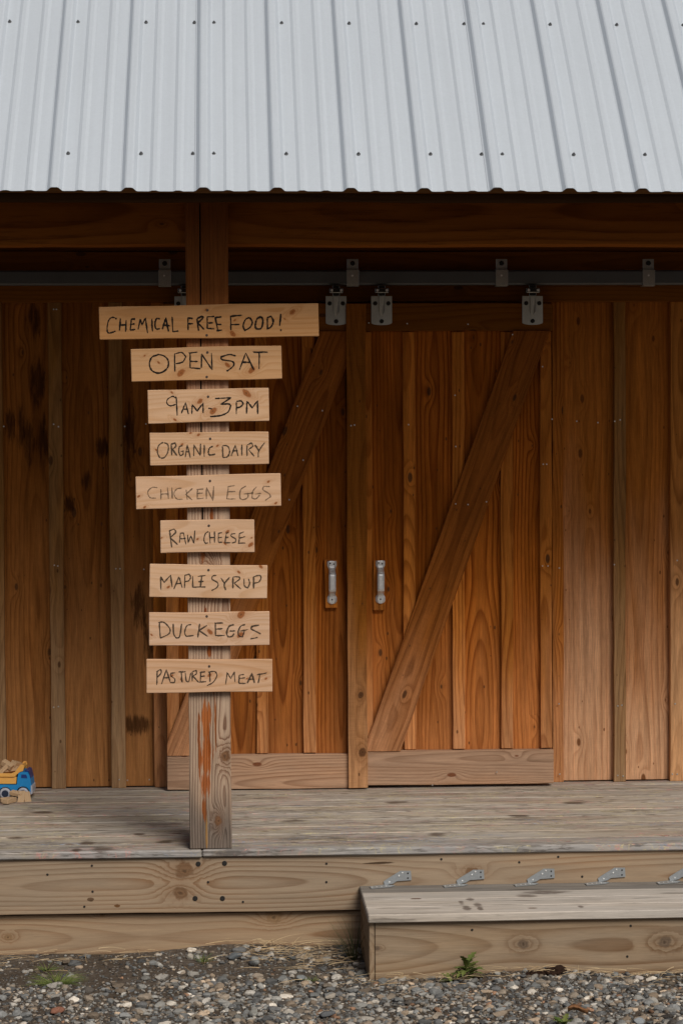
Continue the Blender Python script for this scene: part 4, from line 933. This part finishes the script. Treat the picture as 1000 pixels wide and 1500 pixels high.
def leaf_mat(name, c1, c2):
    b = NB(name); sf = b.attr('seed', 'Fac')
    return b.fin(b.ramp(b.math('FRACT', b.math('MULTIPLY', sf, 7.7)), [(0, c1), (1, c2)]), 0.65, 0.25)
green = leaf_mat('weed_green', (0.065, 0.105, 0.022), (0.15, 0.17, 0.045)); dkgreen = leaf_mat('dark_grass', (0.025, 0.04, 0.012), (0.10, 0.085, 0.035))
def tuft(px, py, n, L, spread, label, m=green, name='grass_tuft', cat='grass tuft', up=0.8):
    p = atz(px, py, 0.0); bm = bmesh.new(); bm.verts.layers.float.new('seed')
    for i in range(n):
        a = random.uniform(0, 6.28); r = random.random() * spread * 0.25
        blade(bm, (p.x + r * math.cos(a), p.y + r * math.sin(a), ground_h(p.x, p.y) - 0.01), (math.cos(a), math.sin(a) * 0.7, up * random.uniform(0.5, 1.4)), L * random.uniform(0.5, 1.1), random.uniform(0.001, 0.0018), 0.9, 7, random.random() * 9)
    o = obj(name, bm, m, None, loc=p); tag(o, label, cat); return o
tuft(83, 1434, 130, 0.085, 0.16, 'largest green grass tuft, spreading over the soil at left', up=0.6)
tuft(69, 1411, 40, 0.045, 0.06, 'small upright grass tuft just behind the largest one', up=0.9)
tuft(297, 1404, 30, 0.05, 0.08, 'thin grass tuft near the lower beam left of middle', up=0.9)
tuft(456, 1428, 22, 0.035, 0.04, 'tiny grass tuft beside a rounded grey stone', up=0.8)
tuft(519, 1398, 46, 0.15, 0.10, 'tall dark grass growing in the corner beside the step', dkgreen, up=2.2)
tuft(598, 1424, 16, 0.04, 0.03, 'few green grass blades at the left end of the step riser', up=1.5)
def weed(px, py, n, L, label, seed, tall=0.0):
    """low rosette of lobed leaves round a short stem"""
    p = atz(px, py, 0.0); bm = bmesh.new(); sl_ = bm.verts.layers.float.new('seed'); r = random.Random(seed)
    for i in range(n):
        a = r.uniform(0, 6.28); el = r.uniform(0.25, 1.0); l = L * r.uniform(0.6, 1.1); h0 = r.random() * tall
        d = Vector((math.cos(a) * math.cos(el), math.sin(a) * math.cos(el) * .7, math.sin(el))); s = d.cross(UPV).normalized()
        q = Vector((p.x, p.y, ground_h(p.x, p.y) - 0.01 + h0)); sd_ = r.random() * 9; prev = None; K = 9
        for k in range(K + 1):
            t = k / K; w = l * 0.17 * math.sin(math.pi * min(1, t * 0.85 + 0.12)) * (1.25 if k % 2 else 0.55)
            a_ = bm.verts.new(q + s * w + UPV * w * .2); c_ = bm.verts.new(q - s * w + UPV * w * .2); m_ = bm.verts.new(q)
            for v in (a_, c_, m_): v[sl_] = sd_
            if prev: bm.faces.new((prev[0], prev[2], m_, a_)); bm.faces.new((prev[2], prev[1], c_, m_))
            prev = (a_, c_, m_); q = q + d * (l / K); d = (d + Vector((0, 0, -0.13))).normalized()
    o = obj('leafy_weed', bm, green, None, loc=p); tag(o, label, 'weed'); return o
weed(683, 1434, 24, 0.065, 'tallest leafy green weed at the foot of the step', 3, tall=0.045)
weed(660, 1436, 12, 0.045, 'low leafy weed immediately left of the tallest one', 4)
weed(825, 1494, 18, 0.05, 'low yellow-green weed at the bottom edge, lower right', 5)
# bark and dead leaf
b = NB('rotten_bark'); tc = b.t.nodes.new('ShaderNodeTexCoord').outputs['Object']; n = b.noise(tc, 90, 5, 0.7)
bark_m = b.fin(b.mix(n, (0.012, 0.008, 0.006), (0.06, 0.032, 0.02)), 0.95, 0.1, bump=n, bs=1.0, bd=0.01)
bm = bmesh.new(); p = atz(796, 1431, 0.0)
for k in range(16):
    t = k / 15; V, Fc = stone_shape(2, 0.012 + 0.010 * random.random(), 900 + k)
    c = np.array([p.x - 0.045 + 0.10 * t, p.y + random.uniform(-.012, .012), 0.004 + 0.022 * t * random.uniform(0.6, 1.2)])
    vs = [bm.verts.new(v * np.array([1.2, 1, 1]) + c) for v in V]
    for f in Fc: bm.faces.new([vs[i] for i in f])
o = obj('bark_piece', bm, bark_m, None); tag(o, 'dark crumbling piece of bark on the gravel beside the step', 'bark')
b = NB('dead_leaf'); tc = b.t.nodes.new('ShaderNodeTexCoord').outputs['Object']; n = b.noise(tc, 60, 4, 0.6)
dl_m = b.fin(b.mix(n, (0.10, 0.04, 0.015), (0.33, 0.17, 0.08)), 0.8, 0.2)
bm = bmesh.new(); p = atz(846, 1490, 0.0); K = 8; rows = []
for i in range(K + 1):
    t = i / K; w = 0.018 * math.sin(math.pi * min(1, t * .9 + .08)) * (1.15 if i % 2 else .85)
    rows.append([bm.verts.new((p.x - .03 + .06 * t, p.y + s * w, 0.016 + 0.012 * abs(s) + 0.006 * math.sin(t * 5))) for s in (-1, -.5, 0, .5, 1)])
for a, c in zip(rows[:-1], rows[1:]):
    for j in range(4): bm.faces.new((a[j], a[j + 1], c[j + 1], c[j]))
r = bmesh.ops.extrude_face_region(bm, geom=list(bm.faces)); bmesh.ops.translate(bm, verts=[g_ for g_ in r['geom'] if isinstance(g_, bmesh.types.BMVert)], vec=(0, 0, 0.0008)); fixn(bm)
o = obj('dead_leaf', bm, dl_m, None, smooth=True); tag(o, 'curled brown dead leaf on the gravel at the lower right', 'leaf')

# ------------------------------------------------------------------ toy dump truck and wooden blocks
pt = atz(20, 1170.5, ZD)
YT0 = pt.y - 0.0                                # the near side of the truck
ts = F / YT0
blue = plain('toy_blue', (0.012, 0.26, 0.62), 0.4, 0.5, 0.06); dblue = plain('toy_dark_blue', (0.012, 0.045, 0.22), 0.3, 0.5, 0.06)
yel = plain('toy_yellow', (0.85, 0.45, 0.11), 0.45, 0.4, 0.06); lgrey = plain('toy_grey', (0.46, 0.47, 0.52), 0.5, 0.4, 0.05); dgrey = plain('toy_hub', (0.02, 0.03, 0.06), 0.5, 0.4)
truck = empty('toy_dump_truck', (pt.x, YT0 + 0.045, ZD), 'blue and yellow toy dump truck loaded with blocks by the wall', 'toy truck', rot=(0, 0, math.radians(-2.5)))
def T(px, py): p = at(px, py, YT0); return Vector((p.x - pt.x, 0, p.z - ZD))
def tprism(bm, pts, y0, y1, ch=0.002, mi=0):
    P_ = [T(*q) for q in pts]
    n0 = len(bm.faces)
    a = [bm.verts.new((q.x, y0, q.z)) for q in P_]; c = [bm.verts.new((q.x, y1, q.z)) for q in P_]
    f1 = bm.faces.new(a); f2 = bm.faces.new(c[::-1]); k = len(a)
    fs = [f1, f2] + [bm.faces.new((a[i], c[i], c[(i + 1) % k], a[(i + 1) % k])) for i in range(k)]
    for f in fs: f.material_index = mi
    bmesh.ops.recalc_face_normals(bm, faces=fs)
    if ch: bmesh.ops.bevel(bm, geom=list(set(e for f in fs for e in f.edges)), offset=ch, segments=2, affect='EDGES', profile=0.6)
hw = 0.045
def lob(name, bm, m, par=None, smooth=False): return obj(name, bm, m, par or truck, loc=Vector((0, 0, 0)), local=True, smooth=smooth)
def arch(cx, cy, r, a0, a1, n=9): return [(cx + r * math.cos(a), cy - r * math.sin(a)) for a in np.linspace(a0, a1, n)]
bm = bmesh.new()
tprism(bm, [(-22, 1149.5), (26, 1149.5), (26.8, 1139), (28.5, 1132), (33, 1130.5), (42, 1131), (44.5, 1136), (46.5, 1144), (47.5, 1152), (46.5, 1162)] + arch(35, 1162, 10.2, 0, math.pi) + [(22, 1162)] + arch(8.7, 1162.5, 9.8, 0, math.pi) + [(-22, 1162)], -hw, hw, 0.0)
bod = lob('cab', bm, blue)
bm = bmesh.new(); tprism(bm, [(32.5, 1134.5), (39.5, 1134.5), (41.5, 1140), (32, 1139.5)], -hw - 0.0008, hw + 0.0008, 0.0); lob('window', bm, dblue, bod)
bm = bmesh.new(); tprism(bm, [(36, 1130.6), (40, 1128), (43.5, 1129.5), (46.3, 1140), (45.5, 1141), (43, 1131)], -hw + 0.004, hw - 0.004, 0.001); lob('windscreen', bm, dblue, bod)
bm = bmesh.new(); tprism(bm, [(46.5, 1150), (48.6, 1152), (49, 1162), (47, 1164), (45.5, 1163), (46.4, 1156)], -hw - 0.001, hw + 0.001, 0.001); lob('bumper', bm, lgrey)
bm = bmesh.new()
tprism(bm, [(-24, 1138.5), (25.6, 1138.5), (24.6, 1148.5), (-22, 1148.5)], -hw + 0.002, hw - 0.002, 0.0015)
tprism(bm, [(-27, 1132.8), (18, 1132.8), (23, 1130.5), (29, 1123), (31, 1120), (35.5, 1120.2), (36.8, 1124), (35, 1129.5), (31, 1130.5), (26.5, 1134), (22.5, 1138), (-26, 1138)], -hw - 0.003, -hw + 0.004, 0.0015)
tprism(bm, [(-27, 1132.8), (18, 1132.8), (23, 1130.5), (29, 1123), (31, 1120), (35.5, 1120.2), (36.8, 1124), (35, 1129.5), (31, 1130.5), (26.5, 1134), (22.5, 1138), (-26, 1138)], hw - 0.004, hw + 0.003, 0.0015)
tprism(bm, [(20, 1137), (29, 1124), (35, 1121), (36, 1125), (28, 1131), (24, 1138)], -hw, hw, 0.001)
tprism(bm, [(-26.5, 1132.8), (-23, 1132.8), (-22, 1140), (-25, 1140)], -hw, hw, 0.001)
lob('dump_bed', bm, yel)
for cxp in (8.7, 35):
    for s in (-1, 1):
        c = T(cxp, 1162.5); bm = bmesh.new(); R_ = 8.2 / ts
        disc(bm, (c.x, s * (hw - 0.010), R_), (0, s, 0), R_, 0.013, 20)
        wl_ = lob('wheel', bm, lgrey, smooth=False)
        bm = bmesh.new(); disc(bm, (c.x, s * (hw + 0.0032), R_), (0, s, 0), R_ * 0.62, 0.0012, 16)
        hb = lob('hub', bm, dgrey, wl_)
# blocks: origin of each = centre, long axis along local X
bwood = wood('block_wood', (0.58, 0.41, 0.25), (0.48, 0.30, 0.15), ring=160, contrast=0.5, autok=0.0, fibre=0.25, vary=0.25, bump=0.1)
def block(c, rot, label, dims=(0.075, 0.025, 0.015)):
    bm = new(); board(bm, (0, 0, dims[2] / 2), RT, BK, dims[0], dims[1], dims[2], ch=0.001, wav=0.0, segs=3); fixn(bm)
    o = obj('wooden_block', bm, bwood, None, loc=Vector(c), local=True); o.rotation_euler = rot
    tag(o, label, 'toy block', 'plain wooden blocks around the toy truck'); return o
rd = math.radians
yb0 = YT0 - 0.06
def B(px, py, Y): return at(px, py, Y)
block(B(31.5, 1172, yb0 + 0.00), (0, rd(48), rd(-95)), 'pale wooden block leaning on the truck wheel, left of the other leaning block')
block(B(41, 1173.5, yb0 + 0.005), (0, rd(52), rd(-70)), 'yellowish wooden block leaning on the truck front wheel, nearest the right')
block(B(25, 1162.5, yb0 + 0.025), (rd(10), rd(8), rd(-25)), 'short-looking wooden block lying on top of the leaning pair', (0.05, 0.025, 0.014))
block(B(11, 1177, yb0 - 0.0), (0, 0, rd(25)), 'wooden block lying flat below the rear truck wheel', (0.055, 0.025, 0.015)).location.z = ZD + 0.0085
block(B(14.5, 1182, yb0 - 0.03), (0, 0, rd(62)), 'wooden block lying flat nearest the camera, end grain showing', (0.06, 0.025, 0.017)).location.z = ZD + 0.0095
ztb = at(0, 1138, YT0).z
block((B(10, 1120, YT0).x, YT0 + 0.035, B(10, 1122, YT0).z), (rd(15), rd(28), rd(-20)), 'wooden block tilted on top of the load in the dump bed', (0.045, 0.025, 0.018))
block((B(23, 1123, YT0).x, YT0 + 0.06, B(23, 1123, YT0).z), (rd(20), rd(15), rd(60)), 'wooden block at the front of the load, behind the bed lip', (0.05, 0.025, 0.02))
block((B(16, 1127, YT0).x, YT0 + 0.045, B(16, 1129, YT0).z), (0, rd(-5), rd(15)), 'brown-shaded wooden block lying low in the truck load', (0.06, 0.025, 0.015))
block((B(3.5, 1129, YT0).x, YT0 + 0.03, B(3.5, 1129, YT0).z), (rd(0), rd(-42), rd(10)), 'wooden block sloping at the left of the truck load', (0.05, 0.025, 0.016))
block((B(-12, 1130, YT0).x, YT0 + 0.05, B(-12, 1132, YT0).z), (0, 0, rd(80)), 'wooden block at the rear of the truck load, at the frame edge', (0.06, 0.025, 0.016))
